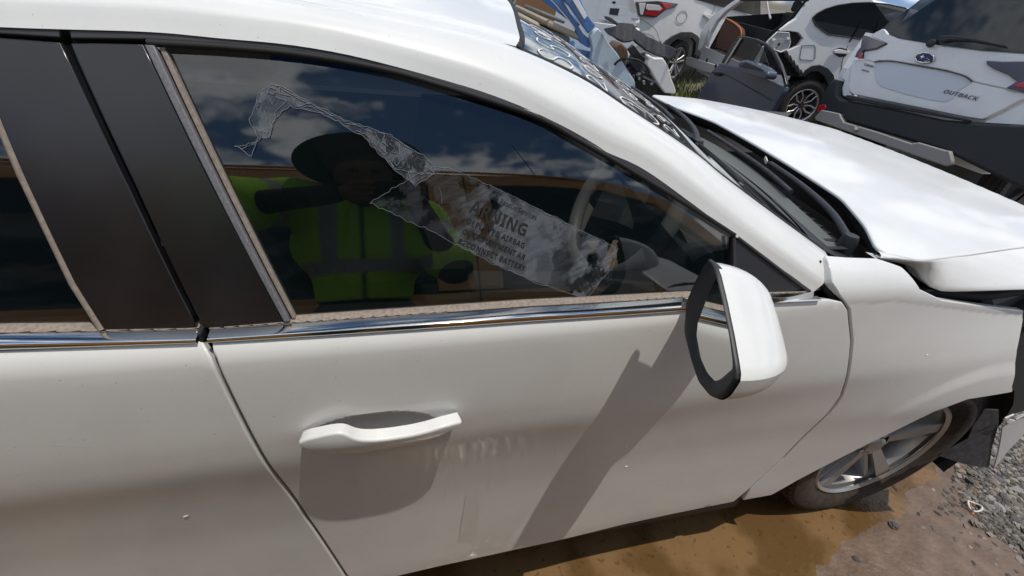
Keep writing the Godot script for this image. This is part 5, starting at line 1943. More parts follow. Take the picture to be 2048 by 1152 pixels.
func suv() -> void:
	var s := [Vector3(4.816, 0, -7.144), Vector3(0.883, 0, -0.469), Vector3.UP, Vector3(0.469, 0, 0.883)]
	var r := [Vector3(3.504, 0, -6.447), Vector3(0.469, 0, 0.883), Vector3.UP, Vector3(-0.883, 0, 0.469)]
	var car := thing("white_suv", "white sport utility vehicle with red and clear tail lamp behind the wrecked blue car", "car", Vector3(5.2, 0, -7.6))
	var body_ := hull(v2([-1.40, 0.42, -0.52, 0.42, -0.40, 0.72, 0.40, 0.72, 0.5, 0.36, 2.2, 0.36, 2.3, 0.72, 3.1, 0.72, 3.2, 0.45, 3.3, 0.9, 2.6, 1.12, 1.9, 1.2, 1.2, 1.62, -1.0, 1.66, -1.38, 1.25]), s, 0.07, 1.70, 0.18)
	P(car, "body", body_, M["dusty_white"])
	plate(car, "rear_side_panel", "suv_side", s, 0.0, M["dusty_white"], 0.05, 0.01, 0.08, 0.02)
	plate(car, "tailgate", "suv_hatch", r, 0.0, M["dusty_white"], 0.06, 0.012, 0.08)
	var g := plate(car, "rear_bumper", "suv_bumper", r, 0.04, M["dusty_white"], 0.06, 0.012, 0.10)
	g = plate(car, "plate_recess", "suv_recess", r, 0.004, M["dusty_white"], 0.06, 0.004, 0.01)
	plate(car, "plate_mount", "suv_plate", r, 0.014, M["black_plastic"], 0.05, 0.003, 0.02)
	plate(car, "oval_badge", "suv_emblem", r, 0.012, M["navy_enamel"], 0.02, 0.004, 0.015)
	plate(car, "lettering_badge", "suv_badge", r, 0.008, M["dull_chrome"], 0.02, 0.002, 0.01)
	plate(car, "arch_cladding", "suv_clad", s, 0.018, M["worn_plastic"], 0.04, 0.006, 0.05, 0.02)
	var l := plate(car, "tail_lamp", "suv_lamp", s, 0.014, M["smoked_lens"], 0.04, 0.006, 0.03)
	plate(l, "red_lens", "suv_lampred", s, 0.022, M["red_lens"], 0.03, 0.004, 0.01)
	plate(l, "clear_lens", "suv_lampclear", s, 0.028, M["clear_lens"], 0.03, 0.004, 0.012)
	plate(l, "inner_lens", "suv_lampinner", s, 0.022, M["clear_lens"], 0.03, 0.004, 0.01)
	plate(car, "side_window", "suv_window", s, 0.012, M["dark_glass"], 0.1, 0.006, 0.02)
	plate(car, "door_handle", "suv_handle", s, 0.035, M["dusty_white"], 0.03, 0.008, 0.03)
	var ring := PackedVector2Array()
	for i in 20:
		ring.append(Vector2(-0.545, 0.985) + Vector2(cos(TAU * i / 20.0) * 0.165, sin(TAU * i / 20.0) * 0.095))
	ring = pts2("suv_lamp")
	var fu := PackedVector2Array()
	for i in 24:
		var a := TAU * i / 24.0
		fu.append(Vector2(-0.30 + cos(a) * 0.15, 1.0 + sin(a) * 0.085))
	outline_tube(car, "fuel_flap_gap", fu, s, 0.004, 0.003, M["black_trim"])
	seam(car, [0.63, 1.25, 0.60, 1.05, 0.55, 0.85, 0.54, 0.72], s, 0.004)
	seam(car, [-1.40, 0.95, -1.20, 0.90, -0.9, 0.80, -0.68, 0.60], s, 0.004)
	# lower cladding along the sill, glass house
	plate(car, "sill_cladding", v2([0.50, 0.36, 2.25, 0.36, 2.25, 0.50, 0.52, 0.52]), s, 0.015, M["worn_plastic"], 0.1, 0.01, 0.04)
	plate(car, "rear_window", v2([-1.25, 1.22, -0.15, 1.22, -0.2, 1.58, -1.15, 1.58]), r, -0.02, M["dark_glass"], 0.1, 0.006, 0.02)
	var w := wheel(car, axle(s, 0.02, 0.33, 0.13), 0.345, 0.235, 0.22, "five", M["tyre"], M["alloy_silver"], M["alloy_dark"])
	for d in [[2.72, 0.0], [0.0, 1.45], [2.72, 1.45]]:
		var o := w.duplicate()
		car.add_child(o, true)
		o.position = w.position + (s[1] as Vector3) * d[0] - (s[3] as Vector3) * d[1]


func hatchback() -> void:
	var s := [Vector3(5.571, 0, -5.0), Vector3(0.985, 0, 0.174), Vector3.UP, Vector3(-0.174, 0, 0.985)]
	var r := [Vector3(4.715, 0, -5.151), Vector3(0.174, 0, -0.985), Vector3.UP, Vector3(-0.985, 0, -0.174)]
	var car := thing("white_hatchback", "white hatchback stripped of its tailgate, bumper and tail lamp, its brown cargo liner showing", "car", Vector3(6.6, 0, -5.5))
	var lower := hull(v2([-0.80, 0.42, -0.36, 0.40, -0.30, 0.70, 0.25, 0.74, 0.36, 0.30, 2.1, 0.30, 2.2, 0.66, 2.95, 0.66, 3.1, 0.4, 3.2, 0.8, 2.4, 1.02, -0.55, 1.0, -0.55, 0.60, -0.80, 0.60]), s, 0.06, 1.62)
	P(car, "body", lower, M["dusty_white"])
	plate(car, "rear_quarter_panel", "hatch_side", s, 0.0, M["dusty_white"], 0.05, 0.008, 0.05)
	var roof := MB.new()
	var rows := []
	for q in [[-0.10, 1.50], [-0.35, 1.56], [-0.85, 1.58], [-1.3, 1.56], [-1.58, 1.50]]:
		var pr := PackedVector3Array()
		for u in [-0.45, 0.3, 1.2, 1.75]:
			pr.append(s[0] + s[1] * u + Vector3.UP * (q[1] - 0.05 * absf(u - 0.3)) + s[3] * q[0])
		rows.append(pr)
	P(car, "roof", spline_loft(rows, 16, 14, 1.0), M["dusty_white"])
	plate(car, "side_windows", "hatch_window", s, 0.010, M["dark_glass"], 0.08, 0.006, 0.02)
	outline_tube(car, "window_trim", "hatch_window", s, 0.012, 0.008, M["black_trim"])
	seam(car, [0.47, 1.32, 0.48, 1.15, 0.50, 1.0], s, 0.02, 0.012)
	seam(car, [0.235, 1.30, 0.22, 1.18, 0.20, 1.08], s, 0.02, 0.010)
	seam(car, [0.22, 1.04, 0.235, 0.90, 0.29, 0.76, 0.36, 0.62], s, 0.003)
	var bay := plate(car, "lamp_opening", "hatch_lampbay", s, 0.006, M["bare_metal"], 0.03, 0.004, 0.02, 0.0, "bare metal recess where the tail lamp is missing")
	outline_tube(bay, "recess_edge", "hatch_lampbay", s, 0.008, 0.007, M["dusty_white"])
	for q in [[-0.80, 0.985, 0.05], [-0.70, 0.95, 0.03], [-0.62, 1.02, 0.04]]:
		var o := MB.new()
		block(o, Transform3D(Basis(), s[0] + s[1] * q[0] + Vector3.UP * q[1] + s[3] * 0.012), Vector3(q[2], 0.03, 0.02), 0.005)
		P(bay, "bracket", o, M["black_plastic"] if q[2] < 0.04 else M["pale_plastic"])
	outline_tube(car, "fuel_flap_gap", "hatch_fuel", s, 0.003, 0.003, M["black_trim"])
	plate(car, "handle_cup", "hatch_cup", s, 0.003, M["worn_plastic"], 0.03, 0.003, 0.006)
	plate(car, "door_handle", "hatch_handle", s, 0.035, M["dusty_white"], 0.03, 0.006, 0.025)
	plate(car, "arch_cladding", "hatch_clad", s, 0.02, M["black_plastic"], 0.03, 0.006, 0.05)
	var tabs := MB.new()
	for i in 5:
		var u := lerpf(-0.56, -0.26, i / 4.0)
		block(tabs, Transform3D(Basis(s[1], Vector3.UP, s[3]).rotated(s[3], -0.8), s[0] + s[1] * u + Vector3.UP * lerpf(0.85, 0.66, i / 4.0) + s[3] * 0.02), Vector3(0.09, 0.05, 0.03), 0.008)
	P(car, "bumper_brackets", tabs, M["black_plastic"])
	# the open tail: floor, liner, seat backs, frame
	var cav := MB.new()
	var o0: Vector3 = r[0]
	var inside := func(a: float, b: float, d: float): return o0 + r[1] * a + Vector3.UP * b - r[3] * d
	cav.flat([inside.call(0.1, 0.64, 0.0), inside.call(1.65, 0.64, 0.0), inside.call(1.6, 0.66, 1.1), inside.call(0.1, 0.66, 1.1)], Vector3.UP)
	cav.flat([inside.call(0.05, 0.6, 0.9), inside.call(1.65, 0.6, 0.9), inside.call(1.55, 1.2, 1.1), inside.call(0.1, 1.2, 1.1)], r[3])
	P(car, "cargo_floor", cav, M["interior_black"])
	cav = MB.new()
	cav.flat([inside.call(0.06, 0.6, 0.05), inside.call(0.06, 1.1, 0.15), inside.call(0.06, 1.3, 1.2), inside.call(0.06, 0.6, 1.2)], r[1])
	cav.flat([inside.call(1.66, 0.6, 0.05), inside.call(1.62, 1.1, 0.15), inside.call(1.5, 1.3, 1.2), inside.call(1.6, 0.6, 1.2)], -(r[1] as Vector3))
	P(car, "cargo_sides", cav, M["interior_black"])
	plate(car, "tail_panel", v2([0.02, 0.93, 0.0, 0.62, 0.06, 0.30, 1.66, 0.30, 1.74, 0.62, 1.72, 0.93, 1.66, 0.66, 0.12, 0.64]), r, 0.02, M["bare_metal"], 0.08, 0.006, 0.03)
	plate(car, "tail_opening_frame", "hatch_frame", r, 0.01, M["dusty_white"], 0.06, 0.012, 0.06)
	plate(car, "bumper_beam", "hatch_beam", r, 0.10, M["bare_metal"], 0.06, 0.008, 0.08)
	plate(car, "boot_interior", v2([0.10, 0.62, 1.66, 0.62, 1.60, 1.06, 0.10, 1.06]), r, -0.285, M["interior_black"], 0.15, 0.006, 0.02)
	var holes := MB.new()
	for q in [[1.70, 0.50], [1.60, 0.50], [1.25, 0.52], [0.9, 0.50]]:
		lathe(v2([0.0, 0.0, 0.025, 0.0, 0.028, -0.01]), basis_y(r[3], o0 + r[1] * q[0] + Vector3.UP * q[1] + r[3] * 0.112), 14, holes)
	P(car, "beam_holes", holes, M["deep_black"])
	plate(car, "cargo_liner", "hatch_liner", r, -0.05, M["brown_liner"], 0.08, 0.01, 0.05, 0.0, "brown liner standing in the boot")
	var ln := pts2("hatch_liner")
	var q3 := PackedVector3Array()
	for i in range(2, 7):
		q3.append(o0 + r[1] * ln[i].x + Vector3.UP * ln[i].y - r[3] * 0.035)
	P(car, "orange_strap", tube(along(q3, 20), 0.010, 6), M["orange_cord"])
	var seats := MB.new()
	for a in [0.35, 0.85, 1.3]:
		block(seats, Transform3D(Basis(r[1], Vector3.UP, r[3]), inside.call(a, 1.0, 1.0)), Vector3(0.42, 0.55, 0.12), 0.05)
		block(seats, Transform3D(Basis(r[1], Vector3.UP, r[3]), inside.call(a, 1.36, 1.02)), Vector3(0.24, 0.14, 0.09), 0.03)
	P(car, "rear_seats", seats, M["interior_black"])
	var rim := pts2("hatch_opening")
	var q4 := PackedVector3Array()
	for i in range(4, rim.size() - 1):
		q4.append(o0 + r[1] * rim[i].x + Vector3.UP * rim[i].y + r[3] * 0.02)
	P(car, "opening_seal", tube(along(q4, 30), 0.016, 6), M["rubber"])
	q4 = v3([0, 0, 0, 0, 0, 0, 0, 0, 0])
	q4 = PackedVector3Array([inside.call(0.45, 1.37, 0.05), inside.call(0.28, 1.28, 0.02), inside.call(0.12, 1.20, 0.0)])
	P(car, "gas_strut", tube(q4, 0.012, 6), M["bare_metal"])
	var wx := axle(s, 0.0, 0.265, 0.10)
	var w := wheel(car, wx, 0.335, 0.215, 0.21, "cross", M["tyre"], M["alloy_cut"], M["alloy_dark"])
	for d in [[2.5, 0.0], [0.0, 1.42], [2.5, 1.42]]:
		var o := w.duplicate()
		car.add_child(o, true)
		o.position = w.position + (s[1] as Vector3) * d[0] - (s[3] as Vector3) * d[1]
	var wh := MB.new()
	block(wh, Transform3D(Basis(s[1], Vector3.UP, s[3]), s[0] + s[1] * 0.0 + Vector3.UP * 0.5 - s[3] * 0.32), Vector3(0.8, 0.6, 0.2), 0.03)
	P(car, "wheel_house", wh, M["deep_black"])


func wagon() -> void:
	var f := [Vector3(4.79, 1.131, -3.154), Vector3(0.122, 0, 0.993), Vector3(0.099, 0.995, -0.012), Vector3(-0.988, 0.1, 0.121)]
	var car := thing("white_wagon", "white station wagon seen from behind with black bumper, silver skid trim and rear wiper", "car", Vector3(6.4, 0, -3.0))
	var bg := 0.03
	# side frame for the hull: along the car (forward), up, out to its left
	var fw := Vector3(0.993, 0, -0.122)
	var hs := [Vector3(4.79, 0, -3.154) - Vector3(0.122, 0, 0.993) * 0.80, fw, Vector3.UP, Vector3(-0.122, 0, -0.993)]
	P(car, "body", hull(v2([0.08, 0.40, 4.3, 0.40, 4.4, 0.85, 3.4, 1.10, 2.6, 1.2, 0.18, 1.24, 0.10, 0.9]), hs, 0.0, 1.70), M["dusty_white"])
	P(car, "glass_house", hull(v2([0.22, 1.22, 2.7, 1.18, 2.0, 1.66, 0.75, 1.70]), hs, 0.06, 1.64, 0.2), M["dark_glass"])
	P(car, "roof", hull(v2([0.70, 1.68, 2.05, 1.66, 1.9, 1.72, 0.8, 1.75]), hs, 0.2, 1.5), M["dusty_white"])
	plate(car, "tailgate_upper", "wagon_upper", f, 0.0, M["dusty_white"], 0.05, 0.008, 0.06, bg)
	plate(car, "tailgate_lower", "wagon_lower", f, -0.004, M["dusty_white"], 0.05, 0.008, 0.06, bg)
	plate(car, "plate_recess", "wagon_recess", f, 0.002, M["recess_white"], 0.05, 0.004, 0.006, bg)
	var rc := pts2("wagon_recess")
	var q := PackedVector3Array()
	for i in 6:
		q.append(f[0] + f[1] * rc[i].x + f[2] * (rc[i].y + 0.004) + f[3] * 0.010)
	P(car, "rusty_recess_edge", tube(along(q, 24), 0.006, 6), M["rust_steel"])
	var gf := [f[0], f[1], (Vector3(0.5, 0.86, 0)).normalized(), Vector3(-0.86, 0.5, 0.1).normalized()]
	plate(car, "rear_window", "wagon_glass", f, 0.006, M["dark_glass"], 0.08, 0.006, 0.02, bg)
	var l := plate(car, "tail_lamp", "wagon_lampl", f, 0.025, M["smoked_lens"], 0.03, 0.008, 0.05, bg)
	plate(l, "red_lens", v2([-0.618, -0.075, -0.575, -0.06, -0.565, -0.115, -0.590, -0.118]), f, 0.034, M["red_lens"], 0.03, 0.004, 0.01, bg)
	l = plate(car, "tail_lamp", "wagon_lampr", f, 0.025, M["smoked_lens"], 0.04, 0.008, 0.05, bg)
	plate(l, "red_lens", "wagon_lampr_red", f, 0.032, M["red_lens"], 0.04, 0.004, 0.01, bg)
	var em := plate(car, "oval_emblem", "wagon_emblem", f, 0.018, M["navy_enamel"], 0.03, 0.006, 0.02, 0.0)
	outline_tube(em, "chrome_ring", "wagon_emblem", f, 0.020, 0.0065, M["chrome"])
	var c := v2([-0.030, 0.010, 0.018, 0.004, 0.036, -0.002, 0.030, -0.016, 0.048, -0.014, 0.014, -0.018])
	for i in 6:
		var st := PackedVector2Array()
		var big := 0.030 if i == 0 else 0.011
		for k in 8:
			st.append(c[i] + Vector2.from_angle(TAU * k / 8.0 + PI / 2) * (big if k % 2 == 0 else big * 0.24) * Vector2(1.0, 0.75))
		plate(em, "star", st, f, 0.021, M["chrome"], 0.05, 0.0008, 0.004)
	plate(car, "side_panel", "wagon_side", f, -0.03, M["dusty_white"], 0.08, 0.02, 0.2, bg)
	plate(car, "corner_panel", "wagon_corner", f, -0.02, M["dusty_white"], 0.05, 0.02, 0.2, bg)
	var b := plate(car, "rear_bumper", "wagon_bumper", f, 0.045, M["bumper_black"], 0.08, 0.03, 0.25, bg)
	plate(b, "bumper_step", "wagon_step", f, 0.075, M["black_plastic"], 0.05, 0.01, 0.04, bg)
	plate(b, "skid_trim", "wagon_skid", f, 0.10, M["skid_grey"], 0.05, 0.012, 0.05, bg)
	plate(b, "reflector", "wagon_reflector", f, 0.055, M["red_lens"], 0.03, 0.006, 0.02, bg)
	plate(b, "socket", v2([-0.452, -0.60, -0.418, -0.605, -0.420, -0.645, -0.450, -0.640]), f, 0.05, M["deep_black"], 0.03, 0.003, 0.02, bg)
	lathe(v2([0.0, 0.03, 0.022, 0.024, 0.03, 0.0]), basis_y(f[3], f[0] + f[1] * -0.13 + f[2] * -0.735 + f[3] * 0.10), 20)
	P(b, "tow_cap", lathe(v2([0.0, 0.03, 0.022, 0.024, 0.03, 0.0]), basis_y(f[3], f[0] + f[1] * -0.15 + f[2] * -0.700 + f[3] * 0.10), 20), M["alloy_cut"])
	var wi := plate(car, "rear_wiper", "wagon_wiper", f, 0.06, M["black_plastic"], 0.03, 0.008, 0.03, bg)
	P(wi, "wiper_pivot", lathe(v2([0.0, 0.03, 0.03, 0.025, 0.035, 0.0]), basis_y(f[3], f[0] + f[1] * -0.02 + f[2] * 0.12 + f[3] * 0.03), 18), M["black_plastic"])
	var t := MB.new()
	var S := plane_at(f[0], f[1], f[2], f[3], 0.0, bg)
	var side := signf((f[1] as Vector3).cross(f[2]).dot(f[3]))
	lettering(t, "OUTBACK", true, S, Vector2(0.300, -0.205), Vector2(1.25, 0.02), Vector2(0.25, 0.9), 0.034, 0.006, side)
	P(car, "model_letters", t, M["letter_grey"])
	t = MB.new()
	lettering(t, "SUBARU", true, S, Vector2(-0.515, -0.150), Vector2(1, -0.02), Vector2(0, 1), 0.020, 0.006, side)
	lettering(t, "LIMITED", true, S, Vector2(-0.515, -0.200), Vector2(1, -0.02), Vector2(0, 1), 0.016, 0.006, side)
	P(car, "maker_letters", t, M["black_print"])
	var w := wheel(car, Transform3D(Basis(fw, Vector3(-0.122, 0, -0.993), Vector3.DOWN), hs[0] + fw * 0.95 + Vector3.UP * 0.27 + Vector3(0.122, 0, 0.993) * 0.1), 0.345, 0.23, 0.22, "five", M["tyre"], M["alloy_dark"], M["alloy_dark"])
	for d in [[2.6, 0.0], [0.0, 1.5], [2.6, 1.5]]:
		var o := w.duplicate()
		car.add_child(o, true)
		o.position = w.position + fw * d[0] + Vector3(0.122, 0, 0.993) * d[1]


func loose_door() -> void:
	var f := [Vector3(4.156, 0, -4.796), Vector3(0.07, 0, -0.998), Vector3.UP, Vector3(-0.998, 0, -0.07)]
	var d := thing("loose_car_door", "loose dark blue car door with its mirror still on, leaning against the stripped white hatchback", "car door", Vector3(4.2, 0, -4.9))
	plate(d, "door_skin", "door_skin", f, 0.0, M["navy_paint"], 0.05, 0.012, 0.06, 0.04)
	plate(d, "window_frame", "door_frame", f, -0.02, M["gloss_black"], 0.03, 0.006, 0.03)
	plate(d, "chrome_strip", "door_strip", f, -0.005, M["dull_chrome"], 0.02, 0.003, 0.01)
	plate(d, "door_handle", "door_handle", f, 0.03, M["deep_black"], 0.02, 0.004, 0.03)
	seam(d, [0.58, 0.50, 0.30, 0.56, -0.1, 0.55, -0.80, 0.50], f, 0.004, 0.003)
	var m := plate(d, "mirror", "door_mirror", f, 0.16, M["navy_paint"], 0.03, 0.02, 0.12, 0.0)
	var up_ := pts2("door_mirror")
	plate(m, "mirror_cap", v2([up_[0].x - 0.04, up_[0].y - 0.01, up_[2].x - 0.05, up_[2].y - 0.012, up_[4].x, up_[4].y - 0.012, up_[5].x + 0.01, up_[5].y - 0.01, lerpf(up_[5].x, up_[0].x, 0.5), lerpf(up_[5].y, up_[0].y, 0.5) - 0.012]), f, 0.172, M["black_plastic"], 0.03, 0.008, 0.03)
	plate(d, "window_pane", v2([0.33, 0.66, 0.15, 1.00, -0.02, 1.0, -0.3, 0.93, -0.6, 0.72, -0.10, 0.70]), f, -0.03, M["clear_glass"], 0.1, 0.001, 0.004)


func wreck() -> void:
	var f := [Vector3(1.6, 0, -3.5), Vector3(1, 0, 0), Vector3.UP, Vector3(0, 0, 1)]
	var car := thing("wrecked_blue_car", "wrecked blue car with its front end stripped, engine bay open and white front wing crumpled", "car", Vector3(1.2, 0, -4.2))
	plate(car, "roof_pillar", "wreck_pillar", f, 0.0, M["blue_paint"], 0.03, 0.01, 0.06)
	plate(car, "door_frame", "wreck_frame", f, -0.04, M["blue_paint"], 0.03, 0.008, 0.05)
	plate(car, "pillar_strip", "wreck_strip", f, 0.012, M["dusty_white"], 0.03, 0.004, 0.02)
	plate(car, "front_apron", "wreck_apron", f, 0.01, M["pale_blue_paint"], 0.04, 0.01, 0.05)
	plate(car, "crumpled_wing", "wreck_fender", [f[0], f[1], Vector3(0, 0.98, 0.05), Vector3(0, -0.05, 1).normalized()], 0.02, M["white_paint"], 0.03, 0.012, 0.05)
	# arch liner hanging over the engine bay, a bent sheet
	var L := func(u, v):
		return Vector3(1.6 + u, v, -3.5 + 0.05 + 0.10 * sin((u - 0.1) * 9.0) - 0.5 * (v - 1.0) + 0.02 * sin(u * 40.0))
	P(car, "arch_liner", panel(pts2("wreck_liner"), L, 0.025, 0.008, 0.02), M["worn_plastic"], "torn black wheel arch liner lying over the engine bay")
	plate(car, "battery_box", "wreck_box", f, -0.12, M["rust_steel"], 0.04, 0.02, 0.16)
	plate(car, "bracket", "wreck_bracket", f, -0.06, M["black_plastic"], 0.03, 0.006, 0.04)
	var hq := PackedVector3Array()
	for a in pts2("wreck_hose"):
		hq.append(Vector3(1.6 + a.x, a.y, -3.44))
	P(car, "hose", tube(along(hq, 24), 0.010, 6), M["rubber"])
	var junk := MB.new()
	for i in 22:
		var p := Vector3(2.15 + rng.randfn(0, 0.16), 0.70 + rng.randfn(0, 0.09), -3.72 + rng.randfn(0, 0.08))
		block(junk, Transform3D(Basis.from_euler(Vector3(rng.randf() * 3, rng.randf() * 3, rng.randf() * 3)), p), Vector3(0.05 + rng.randf() * 0.12, 0.03 + rng.randf() * 0.07, 0.03 + rng.randf() * 0.06), 0.006)
	P(car, "engine_parts", junk, M["worn_plastic"]).set_meta("kind", "stuff")
	junk = MB.new()
	for i in 9:
		var p := Vector3(2.05 + rng.randf() * 0.35, 0.68 + rng.randfn(0, 0.04), -3.60 + rng.randfn(0, 0.05))
		block(junk, Transform3D(Basis.from_euler(Vector3(rng.randf() * 3, rng.randf() * 3, rng.randf() * 3)), p), Vector3(0.04, 0.02, 0.02), 0.004)
	P(car, "pale_scraps", junk, M["bare_metal"]).set_meta("kind", "stuff")
	# body behind: floor, bulkhead, far side, seats
	P(car, "body", hull(v2([-2.4, 0.35, 0.25, 0.35, 0.25, 0.84, -0.2, 0.88, -2.4, 0.86]), f, 0.06, 1.6), M["blue_paint"])
	P(car, "engine_bay", hull(v2([0.2, 0.25, 1.05, 0.25, 1.0, 0.60, 0.2, 0.80]), f, 0.10, 1.5), M["deep_black"])
	P(car, "roof", hull(v2([-0.45, 1.38, -1.9, 1.36, -1.8, 1.42, -0.6, 1.44]), f, 0.15, 1.45), M["blue_paint"])
	var far := MB.new()
	tube(v3([2.1, 0.92, -5.0, 1.5, 1.2, -4.95, 1.15, 1.40, -4.9]), 0.04, 8, far)
	tube(v3([0.2, 0.9, -5.0, 0.15, 1.38, -4.9]), 0.05, 8, far)
	tube(v3([0.2, 0.9, -3.56, 0.15, 1.38, -3.66]), 0.05, 8, far)
	P(car, "pillars", far, M["blue_paint"])
	var inn := MB.new()
	block(inn, Transform3D(Basis(Vector3(0, 0, 1), -0.25), Vector3(1.45, 0.98, -4.2)), Vector3(0.34, 0.05, 1.30), 0.02)
	block(inn, Transform3D(Basis(Vector3(0, 0, 1), -0.15), Vector3(1.15, 0.98, -3.95)), Vector3(0.14, 0.10, 0.9), 0.04)
	block(inn, Transform3D(Basis(), Vector3(0.5, 0.98, -4.0)), Vector3(0.16, 0.5, 0.45), 0.06)
	P(car, "cabin_trim", inn, M["beige"])
	inn = MB.new()
	block(inn, Transform3D(Basis(Vector3(0, 0, 1), -0.2), Vector3(1.30, 0.955, -3.80)), Vector3(0.40, 0.05, 0.5), 0.02)
	block(inn, Transform3D(Basis(Vector3(0, 0, 1), -0.2), Vector3(1.50, 1.02, -4.4)), Vector3(0.25, 0.03, 0.6), 0.01)
	P(car, "dashboard", inn, M["dash_grey"])
	var ring := PackedVector3Array()
	var xf := basis_y(Vector3(-0.85, 0.5, 0), Vector3(0.98, 1.04, -3.85))
	for i in 25:
		ring.append(xf * Vector3(cos(TAU * i / 24.0) * 0.18, 0, sin(TAU * i / 24.0) * 0.18))
	P(car, "steering_wheel", tube(ring, 0.018, 8), M["dash_grey"])
	var w := wheel(car, Transform3D(Basis(Vector3(1, 0, 0), Vector3(0, 0, 1), Vector3.DOWN), Vector3(-0.3, 0.23, -3.66)), 0.32, 0.21, 0.2, "five", M["tyre"], M["alloy_silver"], M["alloy_dark"])
	for d in [Vector3(0, 0, -1.35)]:
		var o := w.duplicate()
		car.add_child(o, true)
		o.position = w.position + d


func tan_car() -> void:
	var car := thing("tan_car", "tan car with round red tail lamps, farthest back behind the blue wreck", "car", Vector3(3.9, 0.1, -12.2))
	var s := [Vector3(4.02, 0.0, -11.0), Vector3(0.45, 0, -0.893), Vector3.UP, Vector3(0.893, 0, 0.45)]
	P(car, "body", hull(v2([0.0, 0.25, 4.2, 0.25, 4.3, 0.75, 3.2, 0.95, 0.05, 1.25, -0.05, 0.8]), s, 0.0, 1.7), M["tan_paint"])
	P(car, "glass_house", hull(v2([0.15, 1.2, 3.1, 0.95, 2.2, 1.45, 0.9, 1.5]), s, 0.06, 1.64, 0.2), M["dark_glass"])
	for a in [0.13, 1.55]:
		var c: Vector3 = s[0] - s[3] * a + Vector3.UP * 0.80 + s[1] * 0.02
		var o := P(car, "tail_lamp", lathe(v2([0.0, 0.09, 0.09, 0.08, 0.15, 0.05, 0.175, 0.0, 0.175, -0.06]), basis_y(-s[1], c), 28), M["red_lens"])
		P(o, "chrome_bar", block(MB.new(), Transform3D(Basis(s[3], Vector3.UP, s[1]), c - s[1] * 0.09), Vector3(0.18, 0.03, 0.02), 0.005), M["clear_lens"])
	for d in [[0.8, 0.12], [3.4, 0.12], [0.8, 1.5], [3.4, 1.5]]:
		wheel(car, axle(s, d[0], 0.30, d[1]), 0.32, 0.21, 0.2, "five", M["tyre"], M["alloy_silver"], M["alloy_dark"])


func litter() -> void:
	var c := pts2("ring")[0]
	var q := PackedVector3Array()
	for i in 21:
		var a := TAU * i / 20.0
		q.append(Vector3(c.x + cos(a) * 0.026, GROUND + 0.022 + 0.006 * sin(a * 2.0), c.y + sin(a) * 0.020))
	top("plastic_ring", tube(q, 0.0035, 6), M["pale_plastic"], "small pale plastic ring lying on the gravel beyond the puddle", "litter", Vector3(c.x, GROUND, c.y))
	q = v3([2.085, GROUND + 0.012, 0.02, 2.105, GROUND + 0.016, 0.0, 2.12, GROUND + 0.012, -0.03, 2.11, GROUND + 0.012, -0.05])
	top("plastic_clip", tube(along(q, 10), 0.004, 6), M["orange_cord"], "tiny tan plastic strip lying between puddle and gravel", "litter", Vector3(2.1, GROUND, 0))


